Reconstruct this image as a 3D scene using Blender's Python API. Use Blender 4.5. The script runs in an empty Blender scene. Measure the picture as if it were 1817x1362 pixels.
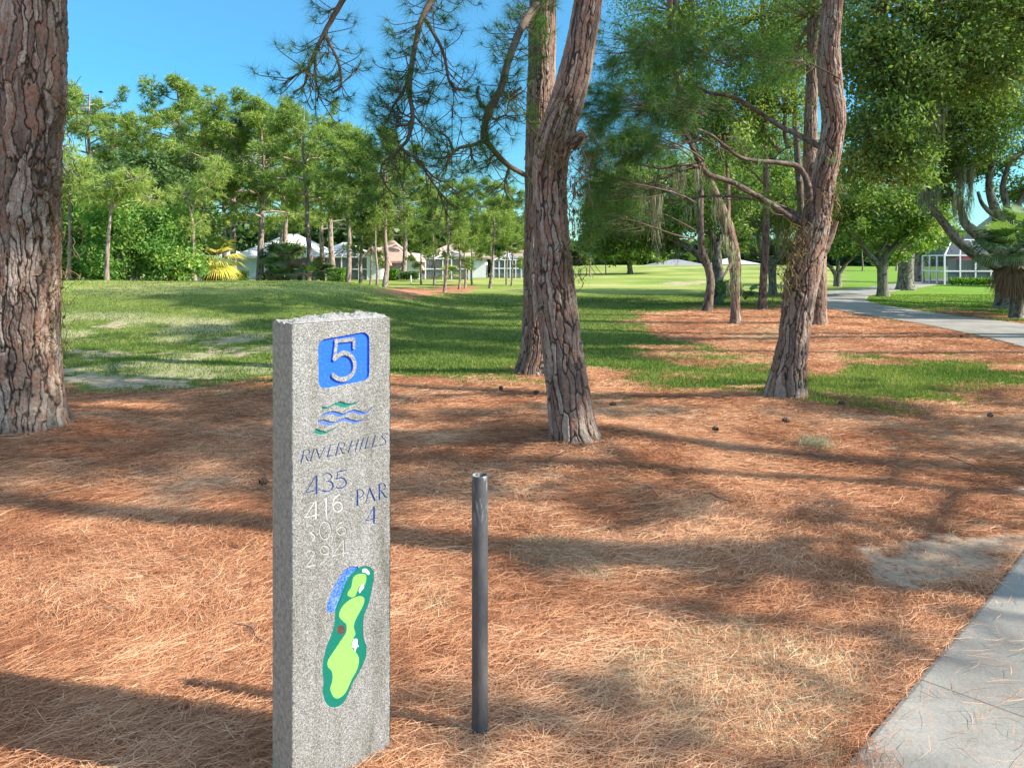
import bpy, math, random
import numpy as np
from mathutils import Vector
R = math.radians
sc = bpy.context.scene
# ---------------------------------------------------------------- camera, sky, sun, exposure
F, CX, V0, EYE = 1300.0, 908.5, 465.0, 1.5          # focal length and horizon of the photograph in its pixels
cam_d = bpy.data.cameras.new('camera'); cam = bpy.data.objects.new('camera', cam_d); sc.collection.objects.link(cam)
cam.location = (0, 0, EYE); cam.rotation_euler = (R(90), 0, 0)
cam_d.sensor_width = 36; cam_d.lens = F/1817*36; cam_d.shift_y = -(681-V0)/1817
cam_d.clip_start = 0.05; cam_d.clip_end = 3000
sc.camera = cam
SUN_EL = 37.0; SUN_AZ = (0.97, -0.22)
w = bpy.data.worlds.new('World'); sc.world = w; w.use_nodes = True
wn = w.node_tree.nodes; wl = w.node_tree.links
sky = wn.new('ShaderNodeTexSky'); sky.sky_type = 'NISHITA'; sky.sun_disc = False
sky.sun_elevation = R(SUN_EL); sky.sun_rotation = math.atan2(SUN_AZ[0], SUN_AZ[1])
sky.altitude = 0; sky.air_density = 1.0; sky.dust_density = 0.3; sky.ozone_density = 2.0
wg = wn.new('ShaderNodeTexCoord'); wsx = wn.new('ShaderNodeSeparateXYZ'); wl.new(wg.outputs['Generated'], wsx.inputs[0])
wr = wn.new('ShaderNodeValToRGB'); wl.new(wsx.outputs[2], wr.inputs[0])       # sky dimmed bluer towards the horizon, upper part boosted as added fill light
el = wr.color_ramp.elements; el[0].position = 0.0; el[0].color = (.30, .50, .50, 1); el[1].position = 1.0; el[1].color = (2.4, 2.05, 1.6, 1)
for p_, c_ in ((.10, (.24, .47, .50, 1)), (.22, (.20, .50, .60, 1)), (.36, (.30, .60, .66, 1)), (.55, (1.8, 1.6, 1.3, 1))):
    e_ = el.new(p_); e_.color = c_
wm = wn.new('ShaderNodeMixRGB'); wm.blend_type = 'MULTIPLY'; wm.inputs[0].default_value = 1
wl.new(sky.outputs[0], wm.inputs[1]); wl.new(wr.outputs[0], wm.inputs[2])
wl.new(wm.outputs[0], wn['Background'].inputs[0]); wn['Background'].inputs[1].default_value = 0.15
sd = bpy.data.lights.new('sun', 'SUN'); sd.energy = 4.3; sd.angle = R(0.5); sd.color = (1.0, 0.93, 0.82)
sun = bpy.data.objects.new('sun', sd); sc.collection.objects.link(sun)
ln = math.hypot(*SUN_AZ)
SD = Vector((SUN_AZ[0]/ln*math.cos(R(SUN_EL)), SUN_AZ[1]/ln*math.cos(R(SUN_EL)), math.sin(R(SUN_EL))))
sun.rotation_euler = SD.to_track_quat('Z', 'Y').to_euler()
sc.view_settings.view_transform = 'Standard'; sc.view_settings.look = 'None'; sc.view_settings.gamma = 1
sc.view_settings.use_curve_mapping = False; sc.view_settings.exposure = 1.30
sc.cycles.max_bounces = 8; sc.cycles.diffuse_bounces = 4; sc.cycles.transmission_bounces = 4; sc.cycles.transparent_max_bounces = 8
sc.cycles.caustics_reflective = False; sc.cycles.caustics_refractive = False

COL = sc.collection
rng = np.random.default_rng(7)
# ---------------------------------------------------------------- helpers
def ss(t):
    t = np.clip(t, 0, 1); return t*t*(3-2*t)
def _h(i, j, k, s):
    n = (i*374761393 + j*668265263 + k*2147483647 + s*1274126177).astype(np.int64) & 0xffffffff
    n = ((n ^ (n >> 13))*1274126177) & 0xffffffff
    n = ((n ^ (n >> 16))*2246822519) & 0xffffffff
    return ((n ^ (n >> 15)) & 0xffffff)/float(0xffffff)
def vnoise(x, y, z=0.0, s=0):
    x = np.asarray(x, float); y = np.asarray(y, float); z = np.zeros_like(x) + z
    i, j, k = np.floor(x).astype(np.int64), np.floor(y).astype(np.int64), np.floor(z).astype(np.int64)
    a, b, c = ss(x-i), ss(y-j), ss(z-k)
    r = 0
    for di in (0, 1):
        for dj in (0, 1):
            for dk in (0, 1):
                wt = (a if di else 1-a)*(b if dj else 1-b)*(c if dk else 1-c)
                r = r + wt*_h(i+di, j+dj, k+dk, s)
    return r*2-1
def fbm(x, y, z=0.0, s=0, o=4):
    r = 0; a = 1; t = 0
    for q in range(o):
        r = r + a*vnoise(x*2**q, y*2**q, np.asarray(z)*2**q, s+q); t += a; a *= .5
    return r/t
def mesh(name, V, Fc, mat=None, parent=None, smooth=False, attrs=None, mi=None, mats=None):
    """V (n,3); Fc: array (m,3|4) or list of such arrays"""
    if not isinstance(Fc, (list, tuple)): Fc = [Fc]
    Fc = [np.asarray(f, np.int32) for f in Fc if len(f)]
    me = bpy.data.meshes.new(name)
    V = np.ascontiguousarray(V, np.float32)
    me.vertices.add(len(V)); me.vertices.foreach_set('co', V.ravel())
    nl = sum(f.size for f in Fc); npo = sum(len(f) for f in Fc)
    me.loops.add(nl); me.polygons.add(npo)
    me.loops.foreach_set('vertex_index', np.concatenate([f.ravel() for f in Fc]))
    cnt = np.concatenate([np.full(len(f), f.shape[1]) for f in Fc])
    me.polygons.foreach_set('loop_start', (np.cumsum(cnt)-cnt).astype(np.int32))
    if smooth: me.polygons.foreach_set('use_smooth', np.ones(npo, bool))
    else: me.polygons.foreach_set('use_smooth', np.zeros(npo, bool))
    for m in (mats or ([mat] if mat else [])): me.materials.append(m)
    if mi is not None: me.polygons.foreach_set('material_index', np.asarray(mi, np.int32))
    me.update(calc_edges=True)
    for k, v in (attrs or {}).items():
        at = me.attributes.new(k, 'FLOAT', 'POINT'); at.data.foreach_set('value', np.ascontiguousarray(v, np.float32))
    o = bpy.data.objects.new(name, me); COL.objects.link(o)
    if parent is not None: o.parent = parent
    return o
def tag(o, label=None, cat=None, group=None, kind=None):
    if label: o['label'] = label
    if cat: o['category'] = cat
    if group: o['group'] = group
    if kind: o['kind'] = kind
    return o
def empty(name, loc, label, cat, group=None, rz=0):
    o = bpy.data.objects.new(name, None); o.empty_display_size = .2; COL.objects.link(o)
    o.location = loc; o.rotation_euler = (0, 0, rz); return tag(o, label, cat, group)
def copy_tree(o, parent=None):
    c = o.copy(); COL.objects.link(c); c.parent = parent
    for ch in list(o.children): copy_tree(ch, c)
    return c
class MB:
    """collects boxes / tubes / polygons as one mesh"""
    def __init__(s): s.V = []; s.Q = []; s.T = []; s.n = 0
    def add(s, V, Q=None, T=None):
        V = np.asarray(V, float)
        if Q is not None and len(Q): s.Q.append(np.asarray(Q)+s.n)
        if T is not None and len(T): s.T.append(np.asarray(T)+s.n)
        s.V.append(V); s.n += len(V); return s
    def box(s, x0, y0, z0, x1, y1, z1):
        V = [(x, y, z) for z in (z0, z1) for y in (y0, y1) for x in (x0, x1)]
        return s.add(V, [(0, 2, 3, 1), (4, 5, 7, 6), (0, 1, 5, 4), (2, 6, 7, 3), (0, 4, 6, 2), (1, 3, 7, 5)])
    def bar(s, a, b, r):
        V, Q = tube(np.array([a, b], float), np.array([r, r]), 4); return s.add(V, Q)
    def tube(s, P, r, n=8):
        V, Q = tube(np.asarray(P, float), np.asarray(r, float), n); return s.add(V, Q)
    def build(s, name, mat, parent=None, smooth=False):
        return mesh(name, np.concatenate(s.V), [np.concatenate(a) for a in (s.Q, s.T) if a], mat, parent, smooth)
def resample(P, r, step):
    P = np.asarray(P, float); r = np.asarray(r, float)
    # Catmull-Rom through the points
    n = len(P); 
    if n > 2:
        E = np.vstack([2*P[0]-P[1], P, 2*P[-1]-P[-2]]); er = np.concatenate([[r[0]], r, [r[-1]]])
        out = []; ro = []
        for i in range(n-1):
            p0, p1, p2, p3 = E[i:i+4]; L = np.linalg.norm(p2-p1); k = max(2, int(math.ceil(L/step)))
            t = np.linspace(0, 1, k, endpoint=False)[:, None]
            out.append(.5*((2*p1)+(-p0+p2)*t+(2*p0-5*p1+4*p2-p3)*t**2+(-p0+3*p1-3*p2+p3)*t**3))
            ro.append(er[i+1]*(1-t[:, 0])+er[i+2]*t[:, 0])
        return np.vstack(out+[P[-1:]]), np.concatenate(ro+[r[-1:]])
    L = np.linalg.norm(P[1]-P[0]); k = max(2, int(L/step)+1); t = np.linspace(0, 1, k)[:, None]
    return P[0]*(1-t)+P[1]*t, r[0]*(1-t[:, 0])+r[1]*t[:, 0]
def frames(P):
    T = np.gradient(P, axis=0); T /= np.linalg.norm(T, axis=1)[:, None]+1e-12
    a = np.array([1.0, 0, 0]) if abs(T[0][0]) < .8 else np.array([0, 1.0, 0])
    N = np.zeros_like(P); n = a-T[0]*a.dot(T[0]); n /= np.linalg.norm(n)
    for i in range(len(P)):
        n = n-T[i]*n.dot(T[i]); n /= np.linalg.norm(n); N[i] = n
    return T, N, np.cross(T, N)
def tube(P, r, n=8, cap=True):
    T, N, B = frames(P)
    a = np.linspace(0, 2*math.pi, n, endpoint=False)
    V = P[:, None, :]+(N[:, None, :]*np.cos(a)[None, :, None]+B[:, None, :]*np.sin(a)[None, :, None])*r[:, None, None]
    m = len(P); i = np.arange(m-1)[:, None]*n; j = np.arange(n)[None, :]
    Q = np.stack([i+j, i+(j+1) % n, i+n+(j+1) % n, i+n+j], -1).reshape(-1, 4)
    V = V.reshape(-1, 3)
    if cap and n == 4: Q = np.vstack([Q, [[3, 2, 1, 0]], [[(m-1)*n+k for k in range(4)]]])
    return V, Q
def W(u, v, Y):
    """point at depth Y that the photo shows at pixel (u, v)"""
    return np.array([(u-CX)/F*Y, Y, EYE-(v-V0)/F*Y])
# ---------------------------------------------------------------- node materials
class NT:
    def __init__(s, name):
        s.m = bpy.data.materials.new(name); s.m.use_nodes = True; s.t = s.m.node_tree; s.t.nodes.clear()
        s.out = s.t.nodes.new('ShaderNodeOutputMaterial')
    def n(s, typ, **k):
        nd = s.t.nodes.new('ShaderNode'+typ)
        for a, b in k.items():
            if a == 'ins':
                for c, d in b.items():
                    if isinstance(d, bpy.types.NodeSocket): s.t.links.new(d, nd.inputs[c])
                    else: nd.inputs[c].default_value = d
            else: setattr(nd, a, b)
        return nd
    def attr(s, name): return s.n('Attribute', attribute_name=name).outputs['Fac']
    def obj(s): return s.n('TexCoord').outputs['Object']
    def map(s, vec, scale): return s.n('Mapping', ins={'Vector': vec, 'Scale': scale}).outputs[0]
    def noise(s, vec, scale, detail=4, rough=.6, dist=0):
        return s.n('TexNoise', ins={'Vector': vec, 'Scale': scale, 'Detail': detail, 'Roughness': rough, 'Distortion': dist}).outputs['Fac']
    def ramp(s, fac, stops, interp='LINEAR'):
        r = s.n('ValToRGB', ins={'Fac': fac}); cr = r.color_ramp; cr.interpolation = interp
        while len(cr.elements) > 1: cr.elements.remove(cr.elements[0])
        cr.elements[0].position = stops[0][0]; cr.elements[0].color = (*stops[0][1], 1) if not isinstance(stops[0][1], (int, float)) else (stops[0][1],)*3+(1,)
        for p, c in stops[1:]:
            e = cr.elements.new(p); e.color = (*c, 1) if not isinstance(c, (int, float)) else (c, c, c, 1)
        return r.outputs[0]
    def mix(s, f, a, b, typ='MIX'):
        m = s.n('MixRGB', blend_type=typ)
        for k, v in (('Fac', f), ('Color1', a), ('Color2', b)):
            if isinstance(v, bpy.types.NodeSocket): s.t.links.new(v, m.inputs[k])
            elif isinstance(v, (int, float)) and k != 'Fac': m.inputs[k].default_value = (v, v, v, 1)
            elif k == 'Fac': m.inputs[k].default_value = v
            else: m.inputs[k].default_value = (*v, 1)
        return m.outputs[0]
    def math(s, op, a, b=0.0, clamp=False):
        m = s.n('Math', operation=op, use_clamp=clamp)
        for k, v in ((0, a), (1, b)):
            if isinstance(v, bpy.types.NodeSocket): s.t.links.new(v, m.inputs[k])
            else: m.inputs[k].default_value = v
        return m.outputs[0]
    def bump(s, h, strength=.5, dist=.01):
        return s.n('Bump', ins={'Height': h, 'Strength': strength, 'Distance': dist}).outputs[0]
    def princ(s, color, rough=.8, spec=.3, metal=0, normal=None):
        ins = {'Roughness': rough, 'Specular IOR Level': spec, 'Metallic': metal}
        ins['Base Color'] = color if isinstance(color, bpy.types.NodeSocket) else (*color, 1)
        if normal: ins['Normal'] = normal
        p = s.n('BsdfPrincipled', ins=ins); s.t.links.new(p.outputs[0], s.out.inputs[0]); return s.m
def mat_plain(name, c, rough=.7, spec=.3, metal=0, var=.12, scale=6.0, bump=0.0):
    t = NT(name); o = t.obj(); nz = t.noise(o, scale, 5)
    c0 = tuple(x*(1-var) for x in c); c1 = tuple(min(1, x*(1+var)) for x in c)
    col = t.ramp(nz, [(.3, c0), (.7, c1)])
    nm = t.bump(t.noise(o, scale*8, 3), bump, .01) if bump else None
    return t.princ(col, rough, spec, metal, nm)
def mat_leaf(name, cols, trans=.35, rough=.5, gloss=.015, big=.35):
    """cols: list of (pos, colour) looked up by each leaf's own random number"""
    t = NT(name)
    g = t.n('NewGeometry').outputs['Position']
    nz = t.noise(g, big, 3)
    f = t.math('ADD', t.math('MULTIPLY', t.attr('rnd'), .6), t.math('MULTIPLY', nz, .4))
    col = t.ramp(f, cols)
    tc = t.mix(1.0, col, (1.35, 1.5, .55), 'MULTIPLY')
    d = t.n('BsdfDiffuse', ins={'Color': col}); tr = t.n('BsdfTranslucent', ins={'Color': tc})
    m1 = t.n('MixShader', ins={0: trans, 1: d.outputs[0], 2: tr.outputs[0]})
    gl = t.n('BsdfGlossy', ins={'Roughness': rough, 'Color': (.8, .85, .8, 1)})
    m2 = t.n('MixShader', ins={0: gloss, 1: m1.outputs[0], 2: gl.outputs[0]})
    t.t.links.new(m2.outputs[0], t.out.inputs[0]); return t.m
def mat_bark(name, stops, crack=(.035, .026, .02), lichen=(.36, .38, .31), lich=.5, bscale=60):
    t = NT(name); o = t.obj()
    ck, pl = t.attr('crack'), t.attr('plate')
    st = t.map(o, (1, 1, .35))
    n1 = t.noise(st, 14, 5, .65)
    f = t.math('ADD', t.math('MULTIPLY', pl, .55), t.math('MULTIPLY', n1, .5))
    col = t.ramp(f, stops)
    fine = t.noise(o, bscale, 4, .7)
    col = t.mix(.55, col, t.ramp(fine, [(.3, .40), (.5, .95), (.7, 1.55)]), 'MULTIPLY')
    ln = t.noise(o, 3.2, 5, .7)
    lm = t.math('MULTIPLY', t.ramp(ln, [(.52, 0.0), (.62, 1.0)]), t.ramp(t.noise(o, 34, 3, .7), [(.45, 0.0), (.6, lich)]))
    col = t.mix(lm, col, lichen)
    col = t.mix(t.ramp(ck, [(0.0, 1.0), (.35, .75), (.8, 0.0)]), col, crack)
    nm = t.bump(t.math('ADD', fine, t.math('MULTIPLY', n1, .7)), .7, .012)
    return t.princ(col, .9, .15, 0, nm)
M = {}
M['pine_bark'] = mat_bark('pine_bark', [(.25, (.115, .078, .06)), (.42, (.22, .16, .13)), (.52, (.26, .135, .09)), (.62, (.30, .215, .17)), (.85, (.46, .37, .30))])
M['pine_bark_grey'] = mat_bark('pine_bark_grey', [(.25, (.075, .055, .045)), (.45, (.14, .105, .088)), (.6, (.165, .11, .085)), (.8, (.24, .20, .17))])
M['far_bark'] = mat_bark('far_bark', [(.25, (.20, .15, .12)), (.5, (.30, .23, .19)), (.8, (.38, .32, .28))], bscale=20)
M['oak_bark'] = mat_bark('oak_bark', [(.25, (.11, .095, .08)), (.5, (.20, .18, .15)), (.8, (.30, .27, .23))], lich=.9, bscale=40)
M['twig'] = mat_plain('twig', (.13, .095, .075), .9, .1, var=.3, scale=20)
G = lambda *a: list(a)
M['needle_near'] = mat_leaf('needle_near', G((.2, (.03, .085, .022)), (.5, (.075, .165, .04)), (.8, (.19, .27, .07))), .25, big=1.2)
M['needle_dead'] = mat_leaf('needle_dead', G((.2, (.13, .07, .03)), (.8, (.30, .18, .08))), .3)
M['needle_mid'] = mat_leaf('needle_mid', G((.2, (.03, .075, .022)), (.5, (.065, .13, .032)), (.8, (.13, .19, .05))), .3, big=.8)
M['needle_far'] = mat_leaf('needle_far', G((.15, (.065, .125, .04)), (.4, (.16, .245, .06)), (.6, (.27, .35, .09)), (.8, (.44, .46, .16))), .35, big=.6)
M['oak_leaf'] = mat_leaf('oak_leaf', G((.15, (.03, .065, .02)), (.4, (.105, .185, .045)), (.62, (.23, .33, .085)), (.82, (.47, .50, .22))), .32, .6, .02, big=.7)
M['oak_leaf_bright'] = mat_leaf('oak_leaf_bright', G((.15, (.035, .08, .02)), (.42, (.11, .19, .04)), (.62, (.22, .30, .07)), (.82, (.38, .42, .15))), .4, .6, .02, big=.5)
M['shrub_leaf'] = mat_leaf('shrub_leaf', G((.15, (.04, .11, .025)), (.45, (.11, .24, .05)), (.65, (.20, .34, .07)), (.8, (.42, .47, .12))), .4, .6, .02, big=.5)
M['hedge_leaf'] = mat_leaf('hedge_leaf', G((.2, (.06, .15, .02)), (.6, (.13, .27, .03)), (.85, (.24, .38, .05))), .3)
M['dark_leaf'] = mat_leaf('dark_leaf', G((.2, (.035, .075, .025)), (.8, (.11, .18, .05))), .25)
M['wood_leaf'] = mat_leaf('wood_leaf', G((.2, (.04, .085, .035)), (.5, (.08, .14, .05)), (.8, (.15, .20, .07))), .3, big=.15)
M['palm_leaf'] = mat_leaf('palm_leaf', G((.2, (.06, .12, .045)), (.8, (.20, .30, .11))), .3, .45, .04)
M['palm_yellow'] = mat_leaf('palm_yellow', G((.2, (.30, .36, .06)), (.5, (.60, .56, .10)), (.8, (.72, .46, .14))), .3)
M['palm_dead'] = mat_leaf('palm_dead', G((.2, (.10, .06, .035)), (.8, (.30, .20, .13))), .2)
M['moss'] = mat_leaf('moss', G((.2, (.20, .20, .15)), (.8, (.42, .41, .33))), .35)
M['vine'] = mat_leaf('vine', G((.2, (.07, .055, .03)), (.5, (.17, .12, .06)), (.8, (.30, .22, .11))), .25)
M['litter'] = mat_leaf('litter', G((.12, (.11, .04, .022)), (.36, (.38, .155, .075)), (.6, (.60, .31, .165)), (.85, (.80, .55, .345))), .04, .5, .02, big=.8)
M['straw'] = mat_leaf('straw', G((.2, (.34, .24, .14)), (.8, (.78, .64, .42))), .04)
M['blade'] = mat_leaf('blade', G((.2, (.05, .10, .018)), (.5, (.12, .18, .035)), (.8, (.30, .32, .09))), .3, big=.35)
# ---------------------------------------------------------------- ground shape
PATH_C = np.array([(-3, -4), (-.5, -1), (1.05, .55), (2.32, 1.78), (3.47, 2.9), (6.0, 5.5), (8.5, 8.7), (10.1, 12.4), (11.0, 17), (11.25, 22), (12.3, 28), (15.9, 34.8), (21.5, 42), (28, 50.5), (35, 60), (48, 72)], float)
PATH_P, _ = resample(np.c_[PATH_C, np.zeros(len(PATH_C))], np.ones(len(PATH_C)), .35)
PATH_P = PATH_P[:, :2]; PATH_W = 1.2
def path_dist(x, y):
    x = np.asarray(x, float); y = np.asarray(y, float); sh = x.shape; x = x.ravel(); y = y.ravel()
    d = np.full(x.shape, 1e9); A = PATH_P[:-1:3]; B = np.vstack([PATH_P[3::3], PATH_P[-1:]])[:len(A)]
    for a, b in zip(A, B):
        ab = b-a; L = ab.dot(ab)+1e-9; t = np.clip(((x-a[0])*ab[0]+(y-a[1])*ab[1])/L, 0, 1)
        d = np.minimum(d, (x-a[0]-t*ab[0])**2+(y-a[1]-t*ab[1])**2)
    return np.sqrt(d).reshape(sh)
ROOTS = [(.50, 5.75, .13, 1.0), (.3, 9.9, .08, 1.2), (-4.15, 6.25, .12, 1.3), (2.85, 7.7, .10, 1.1)]
def zbase(x, y):
    x = np.asarray(x, float); y = np.asarray(y, float)
    z = .80*ss((-x-.3)/7.5)*ss((y-11.5)/11)*(1-ss((y-27)/10))
    z = z + .85*ss((y-65)/55)*ss((x-4)/16)*(1-.6*ss((y-150)/80))
    z = z - .12*np.exp(-((x-3)**2/14+(y-14)**2/16))               # the shallow swale
    for a, b, h, r in ROOTS: z = z + h*np.exp(-((x-a)**2+(y-b)**2)/r**2)
    return z
def zg(x, y, pd=None):
    x = np.asarray(x, float); y = np.asarray(y, float)
    z = zbase(x, y)
    if pd is None: pd = path_dist(x, y)
    k = ss((pd-1.2)/1.5)
    near = 1/(1+(np.abs(y)/14)**2)
    z = z + k*(.035*fbm(x/2.2, y/2.2, 0, 3, 2) + near*.022*fbm(x/.33, y/.33, 0, 5, 3))
    return z
def hit(u, v):
    """ground point the photo shows at pixel (u, v)"""
    Y = np.concatenate([np.arange(1.5, 30, .02), np.arange(30, 300, .1)]); X = (u-CX)/F*Y
    zr = EYE-(v-V0)/F*Y; g = zbase(X, Y); i = np.argmax(zr <= g)
    if zr[i] > g[i]: i = len(Y)-1
    return np.array([X[i], Y[i], float(zg(X[i:i+1], Y[i:i+1])[0])])
def axis(a, b, fine, k):
    out = [0.0]
    while out[-1] < b: out.append(out[-1]+max(fine, k*out[-1]))
    pos = np.array(out); out = [0.0]
    while out[-1] > a: out.append(out[-1]-max(fine, k*abs(out[-1])))
    return np.concatenate([np.array(out)[:0:-1], pos])
def segd(px, py, P, closed=True):
    """distance to polyline and inside test"""
    P = np.asarray(P, float); n = len(P); d = np.full(px.shape, 1e9); ins = np.zeros(px.shape, bool)
    for i in range(n if closed else n-1):
        a = P[i]; b = P[(i+1) % n]; ab = b-a; L = ab.dot(ab)+1e-12
        t = np.clip(((px-a[0])*ab[0]+(py-a[1])*ab[1])/L, 0, 1)
        d = np.minimum(d, (px-a[0]-t*ab[0])**2+(py-a[1]-t*ab[1])**2)
        if closed:
            c = ((a[1] > py) != (b[1] > py)); ins ^= c & (px < (b[0]-a[0])*(py-a[1])/(b[1]-a[1]+1e-12)+a[0])
    return np.sqrt(d), ins
def sdp(px, py, P):
    d, i = segd(px, py, P); return np.where(i, d, -d)
NB_U = [-900, 100, 200, 330, 480, 700, 900, 1060, 1150, 1250, 1350, 1500, 1650, 1817, 2600]
NB_V = [690, 694, 706, 690, 688, 672, 668, 665, 678, 690, 702, 692, 704, 692, 700]
BED2 = [(1120, 560), (1240, 547), (1330, 543), (1462, 541), (1613, 569), (1712, 586), (1817, 612), (2100, 650), (2100, 668), (1817, 660), (1700, 640), (1560, 640), (1440, 652), (1300, 628), (1180, 600)]
BED3 = [(1600, 548), (1712, 560), (1817, 570), (2100, 580), (2100, 560), (1817, 556), (1700, 548), (1640, 546)]
BED4 = [(650, 514), (700, 510), (750, 513), (800, 505), (850, 507), (835, 517), (790, 520), (745, 529), (700, 524)]
BED5 = [(100, 500), (640, 500), (640, 470), (100, 470)]
SANDS = [[(90, 612), (200, 619), (330, 620), (420, 604), (490, 600), (560, 603), (490, 607), (400, 622), (300, 632), (120, 634)],
         [(100, 652), (220, 660), (400, 662), (340, 682), (200, 694), (90, 684)],
         [(150, 576), (230, 574), (250, 586), (180, 590)], [(400, 590), (500, 588), (480, 596), (420, 597)],
         [(1540, 990), (1640, 940), (1720, 905), (1817, 930), (1950, 950), (1817, 1000), (1720, 1090), (1680, 1120), (1600, 1060)],
         [(880, 1090), (960, 1080), (1100, 1120), (1130, 1160), (960, 1120)], [(1230, 1030), (1130, 1050), (900, 1040), (1050, 1020)], [(1160, 503), (1200, 499), (1262, 497), (1262, 503), (1200, 508)],
         [(1760, 850), (1900, 830), (1900, 900), (1790, 880)]]
DRY = [[(60, 545), (260, 555), (480, 575), (560, 610), (500, 690), (100, 700)], [(880, 985), (930, 955), (1040, 955), (1110, 985), (1080, 1025), (960, 1030), (900, 1015)], [(740, 1105), (800, 1100), (800, 1140), (740, 1150)],
       [(1240, 1100), (1330, 1090), (1520, 1160), (1560, 1215), (1480, 1400), (1280, 1400), (1060, 1260), (1120, 1150)], [(1290, 585), (1370, 580), (1430, 590), (1360, 602), (1290, 600)]]
def zones(x, y, z):
    yy = np.maximum(y, .8); u = CX+F*x/yy; v = V0+F*(EYE-z)/yy; front = y > .8
    sc_ = np.maximum(v-V0, 6)/200.0                       # wobble in pixels grows with nearness
    nz = (fbm(x*.9, y*.9, 0, 11, 5)*34 + fbm(x*6, y*6, 0, 12, 3)*14)*sc_
    v2 = v+nz
    needle = ss((v2-np.interp(u, NB_U, NB_V))/26+.5)
    needle = np.where(front, needle, 1.0)
    for P, k in ((BED2, 14), (BED3, 4), (BED4, 6)):
        needle = np.maximum(needle, ss(sdp(u, v2, P)/k+.5)*front)
    # thin drifts of needles lying on the grass of the right bank
    needle = np.maximum(needle, ss((fbm(x*.7, y*1.3, 0, 21, 4)-.12)/.25)*.75*ss((u-1020)/120)*ss((v-556)/20)*front)
    sand = np.zeros_like(x)
    for P in SANDS: sand = np.maximum(sand, ss(sdp(u+nz*2, v+nz*.8, P)/(16*np.maximum(sc_, .15))+.35)*front)
    dry = np.zeros_like(x)
    for n_, P in enumerate(DRY): dry = np.maximum(dry, ss(sdp(u, v+nz, P)/22+.4)*front*(ss((fbm(x*.8, y*.8, 0, 15, 4)+.02)/.35)*.6 if n_ == 0 else 1))
    pd = path_dist(x, y)
    lawn = ss((u-1470)/60)*ss((592-v)/30)*front
    fair = ss((545-v)/40)*front*(1-lawn)
    return needle, sand, dry, lawn, fair, pd
gx = axis(-420, 420, .055, .013); gy = np.concatenate([np.arange(-40, -2, 1.2), axis(-2, 620, .055, .0115)[1:]])
GX, GY = np.meshgrid(gx, gy); pd = path_dist(GX, GY)
GZ = zg(GX, GY, pd)
ne, sa, dr, la, fa, _ = zones(GX, GY, GZ)
GZ = GZ - .02*ss((1.22-pd)/.03)                           # the bed cut for the path
ny, nx = GX.shape; i = np.arange(ny-1)[:, None]*nx+np.arange(nx-1)[None, :]
GQ = np.stack([i, i+1, i+nx+1, i+nx], -1).reshape(-1, 4)
t = NT('ground'); pos = t.n('NewGeometry').outputs['Position']
a1 = t.noise(t.map(pos, (1, 1, 1)), 30, 6, .75); a2 = t.noise(pos, 1.1, 5, .65, 1.0); a3 = t.noise(pos, 7, 5, .7)
ncol = t.ramp(t.math('ADD', t.math('MULTIPLY', a1, .7), t.math('MULTIPLY', a2, .35)), [(.3, (.085, .034, .018)), (.45, (.23, .095, .048)), (.58, (.42, .20, .11)), (.72, (.62, .38, .24))])
gcol = t.ramp(t.math('ADD', t.math('MULTIPLY', a3, .55), t.math('MULTIPLY', a2, .45)), [(.3, (.045, .08, .015)), (.48, (.095, .14, .028)), (.60, (.20, .205, .06)), (.72, (.36, .30, .15))])
fcol = t.ramp(t.math('ADD', t.math('MULTIPLY', t.noise(pos, .12, 5, .6), .75), t.math('MULTIPLY', a3, .25)), [(.3, (.10, .17, .025)), (.47, (.18, .235, .045)), (.56, (.28, .29, .085)), (.68, (.42, .35, .17))])
lcol = t.ramp(t.math('ADD', t.math('MULTIPLY', a1, .4), t.math('MULTIPLY', a2, .6)), [(.3, (.08, .17, .015)), (.7, (.18, .28, .035))])
scol = t.ramp(t.math('ADD', t.math('MULTIPLY', a3, .5), t.math('MULTIPLY', a1, .5)), [(.3, (.21, .145, .10)), (.7, (.52, .40, .28))])
dcol = t.ramp(a1, [(.3, (.20, .16, .09)), (.5, (.42, .36, .22)), (.7, (.62, .55, .36))])
c = t.mix(t.attr('fair'), gcol, fcol); c = t.mix(t.attr('lawn'), c, lcol)
c = t.mix(t.attr('needle'), c, ncol); c = t.mix(t.math('MULTIPLY', t.attr('dry'), .8), c, dcol)
sm = t.ramp(t.math('ADD', t.math('MULTIPLY', t.attr('sand'), .8), t.math('ADD', t.math('MULTIPLY', t.math('SUBTRACT', a3, .5), 1.7), t.math('MULTIPLY', t.math('SUBTRACT', a1, .5), 1.2))), [(.42, 0.0), (.82, .95)])
c = t.mix(sm, c, scol)
hh = t.math('ADD', t.noise(pos, 120, 3, .7), a1)
M['ground'] = t.princ(c, .95, .1, 0, t.bump(hh, .5, .012))
ground = mesh('ground', np.stack([GX, GY, GZ], -1).reshape(-1, 3), GQ, M['ground'], smooth=True,
              attrs={'needle': ne.ravel(), 'sand': sa.ravel(), 'dry': dr.ravel(), 'lawn': la.ravel(), 'fair': fa.ravel()})
tag(ground, kind='structure')
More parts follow.
